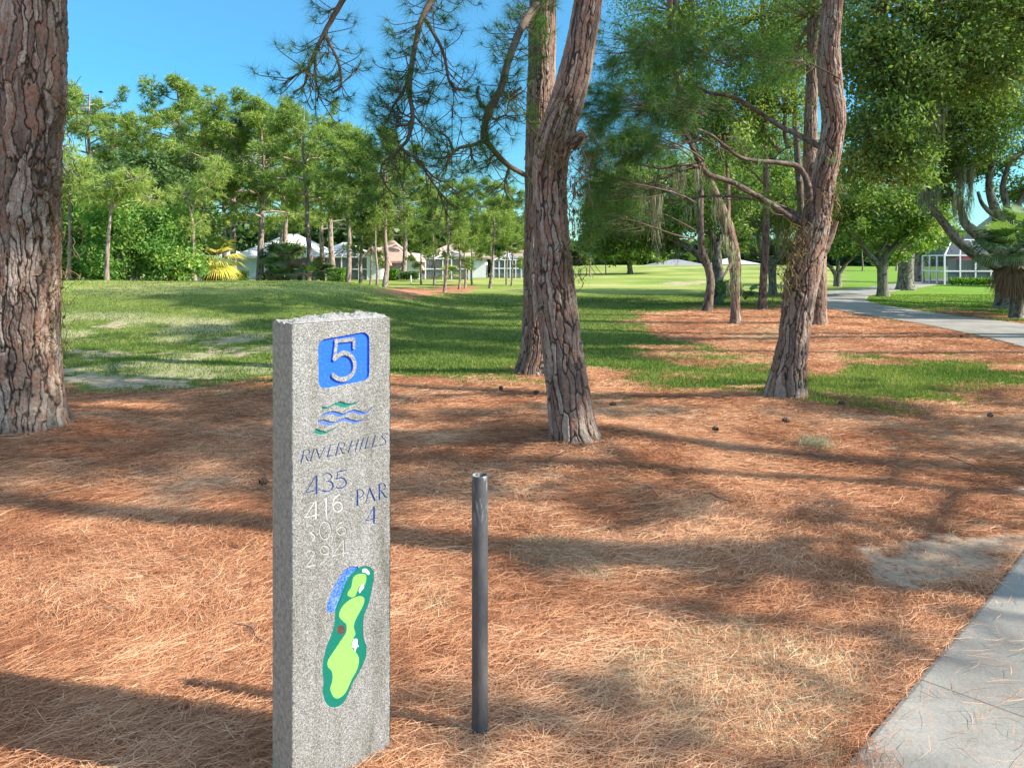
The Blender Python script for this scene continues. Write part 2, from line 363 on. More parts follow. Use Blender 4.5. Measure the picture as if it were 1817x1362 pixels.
# ---------------------------------------------------------------- concrete cart path
P = PATH_P; T = np.gradient(P, axis=0); T /= np.linalg.norm(T, axis=1)[:, None]; Nn = np.c_[T[:, 1], -T[:, 0]]
S = np.concatenate([[0], np.cumsum(np.linalg.norm(np.diff(P, axis=0), axis=1))])
prof = [(-1.2, -.06), (-1.2, .018), (-1.185, .024), (-.8, .028), (-.4, .032), (0, .034), (.4, .032), (.8, .028), (1.185, .024), (1.2, .018), (1.2, -.06)]
rows = []
for off, dz in prof:
    q = P+Nn*off; rows.append(np.c_[q, zbase(P[:, 0], P[:, 1])+dz])
V = np.stack(rows, 1); m, k = V.shape[:2]; i = np.arange(m-1)[:, None]*k+np.arange(k-1)[None, :]
Q = np.stack([i, i+1, i+k+1, i+k], -1).reshape(-1, 4)
t = NT('path_concrete'); pos = t.n('NewGeometry').outputs['Position']
n1 = t.noise(pos, 1.3, 5, .65); n2 = t.noise(pos, 90, 4, .8)
c = t.ramp(n1, [(.3, (.175, .16, .14)), (.5, (.25, .235, .205)), (.7, (.34, .315, .275))]); c = t.mix(t.ramp(t.noise(pos, .5, 6, .7), [(.5, 0.0), (.7, .5)]), c, (.20, .16, .12)); c = t.mix(.5, c, t.ramp(n2, [(.3, .55), (.6, 1.05), (.75, 1.4)]), 'MULTIPLY')
s_ = t.attr('run'); fr = t.math('FRACT', t.math('DIVIDE', s_, 2.6))
c = t.mix(t.math('LESS_THAN', fr, .003), c, (.11, .10, .09))
M['path'] = t.princ(c, .85, .3, 0, t.bump(n2, .4, .006))
tag(mesh('path', V.reshape(-1, 3), Q, M['path'], smooth=False, attrs={'run': np.repeat(S, k)}), kind='structure')
# ---------------------------------------------------------------- builders for trunks and foliage
def part(name, V, Fc, mat, root, smooth=False, attrs=None, loc=None):
    """a mesh whose points are given in the world, hung on its thing"""
    L = np.array(loc if loc is not None else root_loc(root), float)
    return mesh(name, np.asarray(V)-L, Fc, mat, root, smooth, attrs)
def root_loc(o):
    p = np.zeros(3)
    while o is not None: p = p+np.array(o.location); o = o.parent
    return p
def cells(ca, cr, nc, seed):
    """cellular noise that wraps round in ca with nc columns; returns edge distance and the id of the nearest plate"""
    ia, ir = np.floor(ca).astype(np.int64), np.floor(cr).astype(np.int64)
    f1 = np.full(ca.shape, 9.0); f2 = f1.copy(); idn = np.zeros(ca.shape)
    for da in (-1, 0, 1):
        for dr_ in (-1, 0, 1):
            a = ia+da; r = ir+dr_; aw = np.mod(a, nc); z0 = np.zeros_like(a)
            pa = a+.1+.8*_h(aw, r, z0, seed); pr = r+.1+.8*_h(aw, r, z0+1, seed)
            d = np.hypot(ca-pa, cr-pr); h = _h(aw, r, z0+2, seed)
            c1 = d < f1; f2 = np.where(c1, f1, np.minimum(f2, d)); idn = np.where(c1, h, idn); f1 = np.where(c1, d, f1)
    return f2-f1, idn
def bark_tube(P, r, n=160, step=.012, depth=.014, cw=.065, chh=.17, flare=0.0, flh=.35, seed=1, lump=.05, nroots=5):
    P, r = resample(P, r, step)
    T, N, B = frames(P); m = len(P)
    s = np.concatenate([[0], np.cumsum(np.linalg.norm(np.diff(P, axis=0), axis=1))])
    a = np.linspace(0, 2*math.pi, n, endpoint=False)
    A, S = np.meshgrid(a, s); rm = float(np.mean(r)); cw *= .8; chh *= 1.7; nc = max(5, int(round(2*math.pi*rm/cw)))
    ca = A/(2*math.pi)*nc; cx, cy = np.cos(A)*rm, np.sin(A)*rm
    wv = fbm(cx/.10, cy/.10, S/.20, seed, 4)+.5*vnoise(cx/.3, cy/.3, S/.5, seed+21); wv2 = fbm(cx/.07+9, cy/.07, S/.14, seed+3, 4)
    e, pid = cells(ca+wv*.95, S/chh*.62+wv2*.9, nc, seed)
    crack = ss(e/.20); fine = fbm(cx/.02, cy/.02, S/.035, seed+7, 3)
    e2, pid2 = cells((ca+wv*.9)*2, S/chh*2.2+wv2*1.8, nc*2, seed+9)
    brk = .5+.5*vnoise(cx/.2, cy/.2, S/.3, seed+31); crack = (.12+.88*crack)*(1-(1-ss(e2/.25))*.55*brk)
    lay = (pid-.5)*.45
    R_ = r[:, None]*(1+lump*fbm(cx/.5+3, cy/.5, S/.6, seed+5, 2))
    if flare:
        rt = 1+.55*np.maximum(0, np.cos((A+vnoise(S*2, A*0, 0, seed)*.3)*nroots+seed))*np.exp(-S/(flh*.45))
        R_ = R_*(1+flare*np.exp(-S/flh)*rt)
    fl2 = fbm(cx/.05, cy/.05, S/.09, seed+17, 3); R_ = R_+depth*((crack-1)*.85+lay*crack+.30*fine+.28*np.round(fl2*4)/4)
    V = P[:, None, :]+(N[:, None, :]*np.cos(A)[..., None]+B[:, None, :]*np.sin(A)[..., None])*R_[..., None]
    i = np.arange(m-1)[:, None]*n; j = np.arange(n)[None, :]
    Q = np.stack([i+j, i+(j+1) % n, i+n+(j+1) % n, i+n+j], -1).reshape(-1, 4)
    return V.reshape(-1, 3), Q, {'crack': crack.ravel(), 'plate': (.6*pid+.4*pid2).ravel()}
def low_tube(P, r, n=10, step=.25, seed=1):
    """cheap bark for limbs and far trunks"""
    P, r = resample(P, r, step); V, Q = tube(P, r, n, False)
    V = V+rng.normal(0, 1, V.shape)*np.repeat(r, n)[:, None]*.05
    k = len(V)
    return V, Q, {'crack': .35+.65*rng.random(k), 'plate': rng.random(k)}
class Acc:
    def __init__(s): s.V = []; s.F = []; s.A = {}; s.n = 0
    def add(s, V, Fc, at=None):
        s.V.append(V); s.F.append(np.asarray(Fc)+s.n); s.n += len(V)
        for k, v in (at or {}).items(): s.A.setdefault(k, []).append(v)
    def part(s, name, mat, root, smooth=True, loc=None):
        if not s.V: return None
        return part(name, np.concatenate(s.V), np.concatenate(s.F), mat, root, smooth, {k: np.concatenate(v) for k, v in s.A.items()}, loc)
def unit(a): return a/(np.linalg.norm(a, axis=-1, keepdims=True)+1e-9)
def sph(n): return unit(rng.normal(0, 1, (n, 3)))
def tufts(C, A, n, L, wd, back=.35, droop=.12, rv=None):
    """sprays of pine needles: C centres, A axes"""
    C = np.repeat(C, n, 0); A = np.repeat(A, n, 0); k = len(C)
    d = unit(A*(.25+.75*rng.random((k, 1)))+sph(k)*.85)
    d[:, 2] -= droop; d = unit(d)
    Lx = L*(.6+.5*rng.random((k, 1))); side = unit(np.cross(d, sph(k)))*wd*.5
    b = C-A*(L*back*rng.random((k, 1)))
    V = np.stack([b-side, b+side, b+d*Lx-np.array([0, 0, 1])*Lx*droop*.6], 1).reshape(-1, 3)
    rt = np.repeat(rng.random(k//n) if rv is None else rv, n)*.6+rng.random(k)*.4
    return V, np.arange(k*3).reshape(-1, 3), {'rnd': np.repeat(rt, 3)}
def leaves(C, size, rv=None, hang=.3, asp=.45):
    k = len(C); d = sph(k); d[:, 2] -= hang; d = unit(d); s = unit(np.cross(d, sph(k)))
    L = size*(.6+.7*rng.random((k, 1)))
    V = np.stack([C, C+d*L*.45+s*L*asp*.5, C+d*L, C+d*L*.45-s*L*asp*.5], 1).reshape(-1, 3)
    r_ = rng.random(k) if rv is None else rv*.55+rng.random(k)*.45
    return V, np.arange(k*4).reshape(-1, 4), {'rnd': np.repeat(r_, 4)}
def in_ball(k, shell=.5):
    return sph(k)*(rng.random((k, 1))**(1/3)*(1-shell)+shell*np.minimum(1, .75+.3*rng.random((k, 1))))
def strands(A, n, L, r=.05, wd=.006, seg=6, curl=.25):
    """hanging moss / vine threads: A anchor points, n threads each of length L"""
    C = np.repeat(A, n, 0); k = len(C); C = C+rng.normal(0, r, (k, 3))*np.array([1, 1, .4])
    Ln = L*(.3+.9*rng.random(k)); ph = rng.random((k, 3))*9
    tt = np.linspace(0, 1, seg)[None, :, None]
    off = np.stack([np.sin(ph[:, :1]+tt[..., 0]*7)*curl, np.cos(ph[:, 1:2]+tt[..., 0]*6)*curl, -np.ones((k, seg))*4*tt[..., 0]], -1)
    off = off*np.stack([tt[..., 0]*np.ones((k, seg)), tt[..., 0]*np.ones((k, seg)), np.ones((k, seg))], -1)
    P = C[:, None, :]+off*(Ln[:, None, None]/4)
    sd_ = unit(np.cross(sph(k), [0, 0, 1.0]))[:, None, :]*wd*.5*(1-.8*tt)
    V = np.stack([P-sd_, P+sd_], 2).reshape(-1, 3)
    b = (np.arange(k)*seg*2)[:, None]+(np.arange(seg-1)*2)[None, :]
    Q = np.stack([b, b+1, b+3, b+2], -1).reshape(-1, 4)
    return V, Q, {'rnd': np.repeat(rng.random(k), seg*2)}
def tangle(C, n, L, r, wd=.006, seg=7):
    """curly dry vine / moss threads wandering in every direction round C"""
    P0 = np.repeat(C, n, 0); k = len(P0); P0 = P0+rng.normal(0, 1, (k, 3))*r
    d = sph(k); P = [P0]; q = P0
    for i in range(seg-1):
        d = unit(d+rng.normal(0, .55, (k, 3))+np.array([0, 0, -.12])); q = q+d*L/seg; P.append(q)
    P = np.stack(P, 1); sd_ = unit(np.cross(sph(k), [0, 0, 1.0]))[:, None, :]*wd*.5
    V = np.stack([P-sd_, P+sd_], 2).reshape(-1, 3)
    b = (np.arange(k)*seg*2)[:, None]+(np.arange(seg-1)*2)[None, :]
    Q = np.stack([b, b+1, b+3, b+2], -1).reshape(-1, 4)
    return V, Q, {'rnd': np.repeat(rng.random(k), seg*2)}
def bez(a, b, sag=.15, k=5):
    a = np.asarray(a, float); b = np.asarray(b, float); L = np.linalg.norm(b-a)
    m1 = a*.62+b*.38+rng.normal(0, .05, 3)*L+np.array([0, 0, sag*L]); m2 = a*.3+b*.7+rng.normal(0, .06, 3)*L+np.array([0, 0, sag*.8*L])
    t_ = np.linspace(0, 1, k)[:, None]
    return (1-t_)**3*a+3*(1-t_)**2*t_*m1+3*(1-t_)*t_**2*m2+t_**3*b
def pine_crown(base, axis_pts, H0, H1, Rm, nb, rs, dens=1.0, tuftn=9, L=.30, wd=.03, r0=.06, prof=None, bt=None, ft=None, keep=None, clump=.42, az0=0.0, up=.25):
    """limbs with sprays along a trunk between heights H0 and H1; returns the wood and needle accumulators"""
    bt = bt or Acc(); ft = ft or Acc(); zs = axis_pts[:, 2]
    for q in range(nb):
        f = (q+.5)/nb+rs.normal(0, .02); h = H0+(H1-H0)*f
        o = np.array([np.interp(h, zs, axis_pts[:, c]) for c in (0, 1)]+[h])
        pr = prof(f) if prof else (.55+.6*math.sin(min(1, f*1.15+.18)*math.pi))*(1 if f < .85 else 1.2-(f-.85)*4)
        Lb = max(.5, Rm*pr*rs.uniform(.6, 1.15)); az = az0+q*2.399+rs.normal(0, .4)
        d = np.array([math.cos(az), math.sin(az), rs.uniform(-.1, .35)+up*f])
        e = o+d/np.linalg.norm(d)*Lb
        if keep and not keep(e, o): continue
        Pb = bez(o, e, rs.uniform(-.12, .12)); V, Q = tube(Pb, np.linspace(r0*(1.15-f*.6), r0*.2, len(Pb)), 5, False)
        bt.add(V, Q, {'crack': np.full(len(V), .9), 'plate': rng.random(len(V))})
        ns = int(rs.integers(4, 8))
        for s_ in range(ns):
            g = rs.uniform(.35, 1.0) if s_ else 1.0
            p = Pb[0]*0+np.array([np.interp(g*(len(Pb)-1), range(len(Pb)), Pb[:, c]) for c in range(3)])
            dd = unit(d/np.linalg.norm(d)+rs.normal(0, .65, 3)+np.array([0, 0, .25])); e2 = p+dd*rs.uniform(.35, .9)*min(1.2, Lb*.45)
            if s_:
                Pt = bez(p, e2, .08, 4); V, Q = tube(Pt, np.linspace(r0*.3, r0*.12, 4), 4, False)
                bt.add(V, Q, {'crack': np.full(len(V), .9), 'plate': rng.random(len(V))})
            k = max(3, int(rs.integers(9, 16)*dens))
            C = e2+in_ball(k, .3)*clump*rs.uniform(.7, 1.25)*np.array([1, 1, .7]); A = unit(C-e2+dd*.35+np.array([0, 0, .25]))
            ft.add(*tufts(C, A, tuftn, L, wd, rv=np.clip(rs.uniform(.1, .75)+rng.normal(0, .18, k), 0, 1)))
    return bt, ft
# ---------------------------------------------------------------- the granite tee marker
FACE_A = R(46.6); FN = np.array([math.sin(FACE_A), -math.cos(FACE_A), 0]); FT = np.array([math.cos(FACE_A), math.sin(FACE_A), 0])
FW, FTK, FH = .33, .104, 1.332
F0 = W(518, V0, 1.985); F0[2] = 0
def face(u, v):
    """pixel to face coordinates (metres along the face, height)"""
    u = np.asarray(u, float); v = np.asarray(v, float); k = (u-CX)/F
    # F0 + s FT : x = k y
    s = (k*F0[1]-F0[0])/(FT[0]-k*FT[1]); y = F0[1]+s*FT[1]
    return np.stack([s, EYE-(v-V0)/F*y], -1)
def cr7(pts): return face(*(np.array([(450+x/6.053, 740+y/6.053) for x, y in pts]).T))
def cr6(pts): return face(*(np.array([(450+x/6.053, 540+y/6.053) for x, y in pts]).T))
def cr8(pts): return face(*(np.array([(450+x/5.34, 960+y/5.34) for x, y in pts]).T))
def smooth_poly(P, k=5, closed=True):
    P = np.asarray(P, float); n = len(P); out = []
    for i in range(n if closed else n-1):
        p = [P[(i+j) % n] if closed else P[min(max(i+j, 0), n-1)] for j in (-1, 0, 1, 2)]
        for t_ in np.linspace(0, 1, k, endpoint=False):
            out.append(.5*((2*p[1])+(-p[0]+p[2])*t_+(2*p[0]-5*p[1]+4*p[2]-p[3])*t_**2+(-p[0]+3*p[1]-3*p[2]+p[3])*t_**3))
    if not closed: out.append(P[-1])
    return np.array(out)
res = .001; sx = np.linspace(0, FW, int(FW/res)+1)
ZB = -.25; sz = np.concatenate([np.arange(ZB, .13, .01), np.linspace(.13, FH, int((FH-.13)/res)+1)])
SX, SZ = np.meshgrid(sx, sz); depth = np.zeros_like(SX); reg = np.zeros(SX.shape, int)
def local(P, m):
    b = (SX > P[:, 0].min()-m) & (SX < P[:, 0].max()+m) & (SZ > P[:, 1].min()-m) & (SZ < P[:, 1].max()+m); return np.where(b)
def region(P, idn, dp, edge=.0015, grow=0.0):
    I = local(P, .02+grow); d = sdp(SX[I], SZ[I], P)+grow
    depth[I] = np.where(d > -edge, np.maximum(depth[I], dp*ss((d+edge*.5)/edge)), depth[I])
    r_ = reg[I]; r_[d > 0] = idn; reg[I] = r_
def stroke(P, hw, idn, dp, raise_=False):
    I = local(P, .02); d = hw-segd(SX[I], SZ[I], P, False)[0]
    if raise_:
        depth[I] = np.where(d > -.001, depth[I]*(1-ss((d+.001)/.0016)), depth[I]); r_ = reg[I]; r_[d > -.0002] = 0; reg[I] = r_
    else:
        depth[I] = np.maximum(depth[I], dp*ss((d+.0006)/.0016)); r_ = reg[I]
        if idn: r_[d > .0001] = idn
        reg[I] = r_
c4 = [(565, 603), (655, 589), (655, 675), (566, 691)]; pc = face(*np.array(c4).T); cen = pc.mean(0)
pc = pc+np.sign(cen-pc)*.023
region(pc, 1, .006, .0015, .023)
for pl, hw in (([(885, 397), (1080, 378), (1080, 465)], .0052), ([(893, 392), (868, 588)], .0056), ([(868, 585), (905, 560), (950, 532), (1000, 528), (1050, 555), (1080, 610), (1088, 670), (1070, 735), (1025, 785), (970, 808), (910, 800), (858, 765)], .0064)):
    P_ = cr6(pl); stroke(smooth_poly(P_, 5, False) if len(pl) > 3 else P_, hw, 0, 0, True)
waves = [(2, cr6([(732, 1098), (795, 1106), (860, 1068), (930, 1040), (990, 1060), (1050, 1066), (1105, 1045), (1150, 1013), (1090, 1075), (985, 1114), (920, 1094), (870, 1085), (800, 1120), (740, 1137)])),
         (3, cr6([(685, 1228), (760, 1170), (840, 1143), (900, 1155), (960, 1175), (1020, 1150), (1080, 1126), (1140, 1145), (1200, 1160), (1278, 1100), (1235, 1155), (1180, 1190), (1120, 1180), (1080, 1160), (1020, 1165), (970, 1198), (910, 1210), (850, 1185), (780, 1190)])),
         (4, cr6([(690, 1248), (760, 1238), (830, 1260), (880, 1260), (930, 1235), (990, 1213), (1050, 1235), (1110, 1250), (1170, 1235), (1230, 1188), (1160, 1258), (1080, 1284), (1010, 1260), (950, 1255), (880, 1285), (820, 1306), (750, 1290), (690, 1272)])),
         (5, cr7([(670, 122), (720, 145), (780, 155), (840, 132), (910, 92), (850, 142), (780, 182), (720, 192), (645, 172)]))]
for idn, P_ in waves: region(P_, idn, .0035, .0012)
def ell(cx_, cy_, rx, ry): return [(cx_+rx*math.cos(a_), cy_+ry*math.sin(a_)) for a_ in np.linspace(0, 2*math.pi, 17)]
TX = {6: [([(508, 492), (540, 358)], 1.5), ([(530, 360), (580, 350), (602, 370), (592, 397), (560, 412), (528, 416)], 1.0), ([(560, 412), (577, 463), (592, 470)], 1.3),
          ([(612, 471), (647, 346)], 1.4), ([(674, 343), (708, 446)], 1.4), ([(708, 446), (768, 314)], .9), ([(790, 428), (825, 304)], 1.5), ([(818, 306), (878, 292)], .9), ([(805, 362), (848, 352)], .9), ([(785, 430), (853, 413)], 1.0),
          ([(880, 413), (915, 284)], 1.5), ([(905, 286), (955, 273), (975, 290), (965, 320), (935, 336), (903, 341)], 1.0), ([(935, 337), (955, 388), (978, 390)], 1.3),
          ([(1016, 383), (1056, 253)], 1.5), ([(1090, 364), (1126, 238)], 1.5), ([(1034, 322), (1106, 300)], .9), ([(1140, 356), (1180, 226)], 1.5),
          ([(1196, 340), (1231, 214)], 1.5), ([(1190, 342), (1247, 326)], 1.0), ([(1274, 323), (1306, 199)], 1.5), ([(1268, 325), (1327, 307)], 1.0),
          ([(1436, 182), (1400, 178), (1378, 200), (1390, 230), (1415, 250), (1416, 280), (1390, 302), (1352, 300)], 1.2)],
      7: [([(660, 640), (560, 810)], 1.1), ([(555, 814), (716, 780)], 1.4), ([(675, 635), (675, 823)], 2.2), ([(748, 622), (790, 604), (830, 620), (834, 655), (800, 690)], 1.3), ([(800, 690), (840, 705), (852, 745), (825, 785), (780, 800), (738, 790)], 1.7),
          ([(902, 590), (992, 572)], 1.7), ([(905, 590), (892, 667)], 1.0), ([(892, 667), (940, 653), (982, 678), (995, 715), (972, 750), (930, 766), (886, 756)], 1.7)],
      8: [([(1115, 788), (1113, 947)], 2.2), ([(1100, 792), (1145, 779), (1176, 800), (1172, 840), (1145, 865), (1118, 870)], 1.3), ([(1203, 922), (1246, 765)], 1.1), ([(1246, 765), (1300, 897)], 2.1), ([(1222, 872), (1282, 856)], .9),
          ([(1350, 724), (1350, 884)], 2.2), ([(1336, 728), (1390, 713), (1414, 740), (1400, 777), (1355, 797)], 1.3), ([(1370, 795), (1418, 860), (1432, 858)], 1.9),
          ([(1285, 973), (1208, 1112)], 1.1), ([(1203, 1114), (1327, 1085)], 1.4), ([(1292, 970), (1292, 1137)], 2.2)],
      9: [([(663, 905), (560, 1070)], 1.1), ([(555, 1075), (710, 1040)], 1.3), ([(675, 900), (675, 1087)], 2.0), ([(785, 868), (786, 1062)], 2.0), ([(760, 888), (785, 868)], .9),
          ([(930, 828), (882, 858), (857, 918), (865, 980), (900, 1012), (940, 997), (957, 955), (937, 915), (892, 913), (862, 940)], 1.6)],
      20: [([(575, 1172), (620, 1154), (650, 1180), (640, 1220), (608, 1236)], 1.3), ([(608, 1236), (645, 1255), (662, 1290), (640, 1318)], 1.9), (ell(772, 1215, 58, 94), 1.6),
          ([(975, 1118), (925, 1140), (900, 1190), (905, 1235), (940, 1262), (980, 1245), (992, 1212), (972, 1182), (935, 1180), (908, 1205)], 1.6)]}
for idn, L in TX.items():
    for pl, hw in L:
        P_ = cr7(pl); stroke(smooth_poly(P_, 4, False) if len(pl) > 3 else P_, hw*({20: .0013, 6: .00108}.get(idn, .0012)), idn, .0024)
for pl, hw in (([(500, 112), (538, 85), (576, 98), (578, 130), (545, 182), (500, 243)], 1.5), ([(500, 243), (588, 218)], 1.6), (ell(680, 82, 40, 40), 1.5), ([(720, 80), (712, 130), (675, 188), (640, 208)], 1.4), ([(855, -12), (858, 137)], 2.0), ([(850, -10), (760, 130)], 1.5), ([(755, 133), (906, 100)], 1.3)):
    P_ = cr8(pl); stroke(smooth_poly(P_, 4, False) if len(pl) > 3 else P_, hw*.00135, 21, .0024)
MAP = {10: [(950, 240), (988, 240), (980, 280), (940, 330), (890, 410), (850, 490), (812, 590), (775, 660), (730, 680), (698, 660), (700, 590), (740, 480), (790, 380), (860, 280), (910, 245)],
       11: [(1060, 235), (1108, 250), (1132, 290), (1136, 360), (1115, 480), (1090, 590), (1060, 660), (1040, 740), (1035, 860), (1045, 930), (1066, 990), (1068, 1060), (1050, 1130), (1010, 1220), (970, 1290), (940, 1340), (905, 1420), (870, 1500), (820, 1560), (745, 1575), (685, 1530), (655, 1430), (662, 1330), (652, 1220), (660, 1130), (690, 1000), (730, 900), (762, 800), (770, 720), (780, 640), (810, 560), (850, 460), (880, 380), (930, 310), (980, 265), (1020, 242)],
       12: [(1010, 310), (1058, 315), (1069, 350), (1060, 400), (1040, 425), (1000, 432), (985, 470), (962, 520), (930, 531), (895, 515), (895, 485), (925, 440), (935, 390), (945, 350), (970, 322)],
       13: [(1000, 522), (1038, 530), (1051, 560), (1040, 605), (1010, 665), (980, 720), (955, 780), (953, 830), (966, 880), (945, 920), (927, 980), (940, 1020), (975, 1060), (998, 1110), (992, 1180), (970, 1240), (930, 1310), (900, 1380), (860, 1450), (800, 1490), (755, 1470), (728, 1400), (745, 1330), (750, 1270), (735, 1222), (705, 1190), (703, 1140), (730, 1090), (790, 1000), (850, 910), (880, 860), (880, 790), (850, 760), (820, 730), (812, 690), (830, 640), (870, 590), (930, 545)],
       14: [(1035, 266), (1070, 263), (1100, 300), (1088, 320), (1060, 300), (1032, 294)], 15: [(1040, 405), (1046, 440), (1022, 470), (1005, 492), (998, 460), (1015, 430)],
       16: [(962, 925), (985, 932), (986, 978), (999, 995), (976, 1010), (965, 1045), (950, 1012), (932, 1000), (943, 940)], 17: ell(828, 840, 38, 45)[:-1]}
for idn, pl in MAP.items(): region(smooth_poly(cr8(pl)), idn, .0012 if idn != 10 else .0028, .0008)
gn = fbm(SX/.004, SZ/.004, 0, 31, 2)
dd = depth+.00035*gn*(reg == 0)+.00025*gn*(reg == 10)+.0002*gn
FV = F0[None, None, :]+SX[..., None]*FT-dd[..., None]*FN; FV[..., 2] = SZ
zb = float(zg(F0[0:1], F0[1:2])[0])
# small chips along the arrises of the face
ed = np.minimum(np.minimum(SX, FW-SX), FH-SZ)
FV = FV-((ss(1-ed/.004)*.0022*(1+1.2*fbm(SX/.01, SZ/.01, 0, 33, 3)))[..., None])*FN
t = NT('granite'); o = t.obj()
v1 = t.n('TexVoronoi', ins={'Vector': o, 'Scale': 420.0}).outputs['Color']; v2 = t.n('TexVoronoi', ins={'Vector': o, 'Scale': 900.0}).outputs['Color']
s1 = t.n('SeparateColor', ins={0: v1}).outputs[0]; s2 = t.n('SeparateColor', ins={0: v2}).outputs[1]
f = t.math('ADD', t.math('MULTIPLY', s1, .6), t.math('MULTIPLY', s2, .4))
c = t.ramp(f, [(.12, (.05, .05, .05)), (.32, (.13, .13, .128)), (.5, (.19, .187, .18)), (.68, (.25, .245, .235)), (.85, (.38, .38, .37))])
st = t.math('ADD', t.math('MULTIPLY', t.noise(t.map(o, (1, 1, .4)), 7, 5, .65), .6), t.math('MULTIPLY', t.noise(t.map(o, (1, 1, .12)), 26, 4, .6), .4))
c = t.mix(1.0, c, t.ramp(st, [(.32, (.55, .53, .47)), (.46, (.88, .87, .83)), (.56, (1.05, 1.05, 1.05)), (.68, (1.3, 1.3, 1.3))]), 'MULTIPLY')
M['granite'] = t.princ(c, .6, .4, 0, t.bump(f, .35, .002))
t = NT('granite_broken'); o = t.obj(); f = t.noise(o, 160, 4, .8)
c = t.ramp(f, [(.3, (.11, .10, .095)), (.5, (.24, .23, .22)), (.7, (.42, .40, .38))]); M['granite_broken'] = t.princ(c, .85, .3, 0, t.bump(f, .8, .004))
M['granite_side'] = mat_plain('granite_side', (.275, .26, .21), .8, .2, var=.35, scale=90)
def paint(name, c, wear=.35, under=(.19, .185, .18), sc_=180):
    t = NT(name); o = t.obj(); n_ = t.noise(o, sc_, 3, .7); big = t.noise(o, 14, 4, .6)
    k = t.ramp(t.math('ADD', t.math('MULTIPLY', n_, .8), t.math('MULTIPLY', big, .35)), [(.68-wear*.25, 0.0), (.80-wear*.2, wear)])
    col = t.mix(k, t.ramp(n_, [(.3, tuple(x*.88 for x in c)), (.7, tuple(min(1, x*1.12) for x in c))]), under)
    return t.princ(col, .45, .4, 0, t.bump(n_, .35, .0015))
PM = {1: paint('blue_paint', (.008, .10, .66), .25), 2: paint('teal_paint', (.0, .15, .105), .3), 3: paint('mid_blue_paint', (.03, .11, .42), .55), 4: paint('worn_blue_paint', (.035, .12, .42), .6), 5: paint('teal_paint_b', (.0, .15, .105), .3),
      6: paint('navy_paint', (.010, .035, .19), .4), 7: paint('navy_paint_b', (.010, .038, .20), .3), 8: paint('navy_paint_c', (.010, .035, .18), .25), 9: paint('white_paint', (.52, .51, .47), .0),
      10: paint('map_blue', (.012, .10, .45), .45, (.38, .42, .5)), 11: paint('map_green', (.0, .125, .09), .03), 12: paint('light_green', (.19, .42, .09), .05), 13: paint('light_green_b', (.20, .43, .10), .05),
      14: paint('map_white', (.60, .64, .63), .1), 17: paint('map_brown', (.07, .035, .03), .3)}
PM[15] = PM[16] = PM[14]; PM[20] = paint('faded_paint', (.34, .335, .31), .35); PM[21] = paint('faded_paint_b', (.32, .315, .295), .4)
ny_, nx_ = SX.shape; i = np.arange(ny_-1)[:, None]*nx_+np.arange(nx_-1)[None, :]
Qa = np.stack([i, i+1, i+nx_+1, i+nx_], -1).reshape(-1, 4); rq = reg[:-1, :-1].ravel(); FVf = FV.reshape(-1, 3)
def sub(idn):
    q = Qa[rq == idn]; u_, inv = np.unique(q, return_inverse=True); return FVf[u_], inv.reshape(q.shape)
sign = empty('tee_marker', tuple(F0[:2])+(zb,), 'speckled grey granite slab standing in the pine straw, carved with a blue panel and yardages', 'tee marker')
acc = MB(); V, Q = sub(0); acc.add(V, Q)
fw_i = len(V)
BK = -FN*FTK
def side(a, b, na=14):
    """side wall from the face edge at a to the back, top edge uneven"""
    hs = np.arange(ZB, FH+.0001, .02); hs = np.append(hs[:-1], FH); ts = np.linspace(0, 1, na)
    H_, T_ = np.meshgrid(hs, ts, indexing='ij'); Pp = a[None, None, :]*(1-T_[..., None])+b[None, None, :]*T_[..., None]
    top = ss((H_-FH+.04)/.04)*TOPF(Pp[..., 0], Pp[..., 1]); Pp = Pp.copy(); Pp[..., 2] = H_+top
    k = np.arange(len(hs)-1)[:, None]*na+np.arange(na-1)[None, :]
    return Pp.reshape(-1, 3), np.stack([k, k+1, k+na+1, k+na], -1).reshape(-1, 4)
def TOPF(x, y):
    rel = np.stack([x-F0[0], y-F0[1]], -1); dpt = np.clip(-(rel@FN[:2])/FTK, 0, 1); al = np.clip((rel@FT[:2])/FW, 0, 1)
    k = ss(dpt/.25)*(1-.9*ss((dpt-.8)/.2)*(al < 2))
    return k*(.006+.011*fbm(al*9, dpt*3, 0, 41, 3)+.005*fbm(al*30, dpt*10, 0, 42, 3)+.008*ss((al-.1)/.2)*(1-ss((al-.85)/.15)))
TL = F0.copy(); TR = F0+FT*FW; BL = TL+BK; BR = TR+BK
bodyside = MB()
for a, b in ((BL, TL), (TR, BR), (BR, BL)): bodyside.add(*side(a, b))
na, nb_ = 120, 40; ts, us = np.meshgrid(np.linspace(0, 1, na), np.linspace(0, 1, nb_), indexing='ij')
Pp = TL[None, None, :]+(ts*FW)[..., None]*FT+us[..., None]*BK; Pp[..., 2] = FH+TOPF(Pp[..., 0], Pp[..., 1])
k = np.arange(na-1)[:, None]*nb_+np.arange(nb_-1)[None, :]; topq = np.stack([k, k+1, k+nb_+1, k+nb_], -1).reshape(-1, 4)
slab_v = np.concatenate([V]+bodyside.V+[Pp.reshape(-1, 3)]); nS = bodyside.n
slab_q = np.concatenate([Q]+[q+fw_i for q in bodyside.Q]+[topq+fw_i+nS])
mi = np.concatenate([np.zeros(len(Q)), np.ones(sum(len(q) for q in bodyside.Q)), np.full(len(topq), 2)])
slab = mesh('slab', slab_v-np.array(sign.location), slab_q, None, sign, mats=[M['granite'], M['granite_side'], M['granite_broken']], mi=mi)
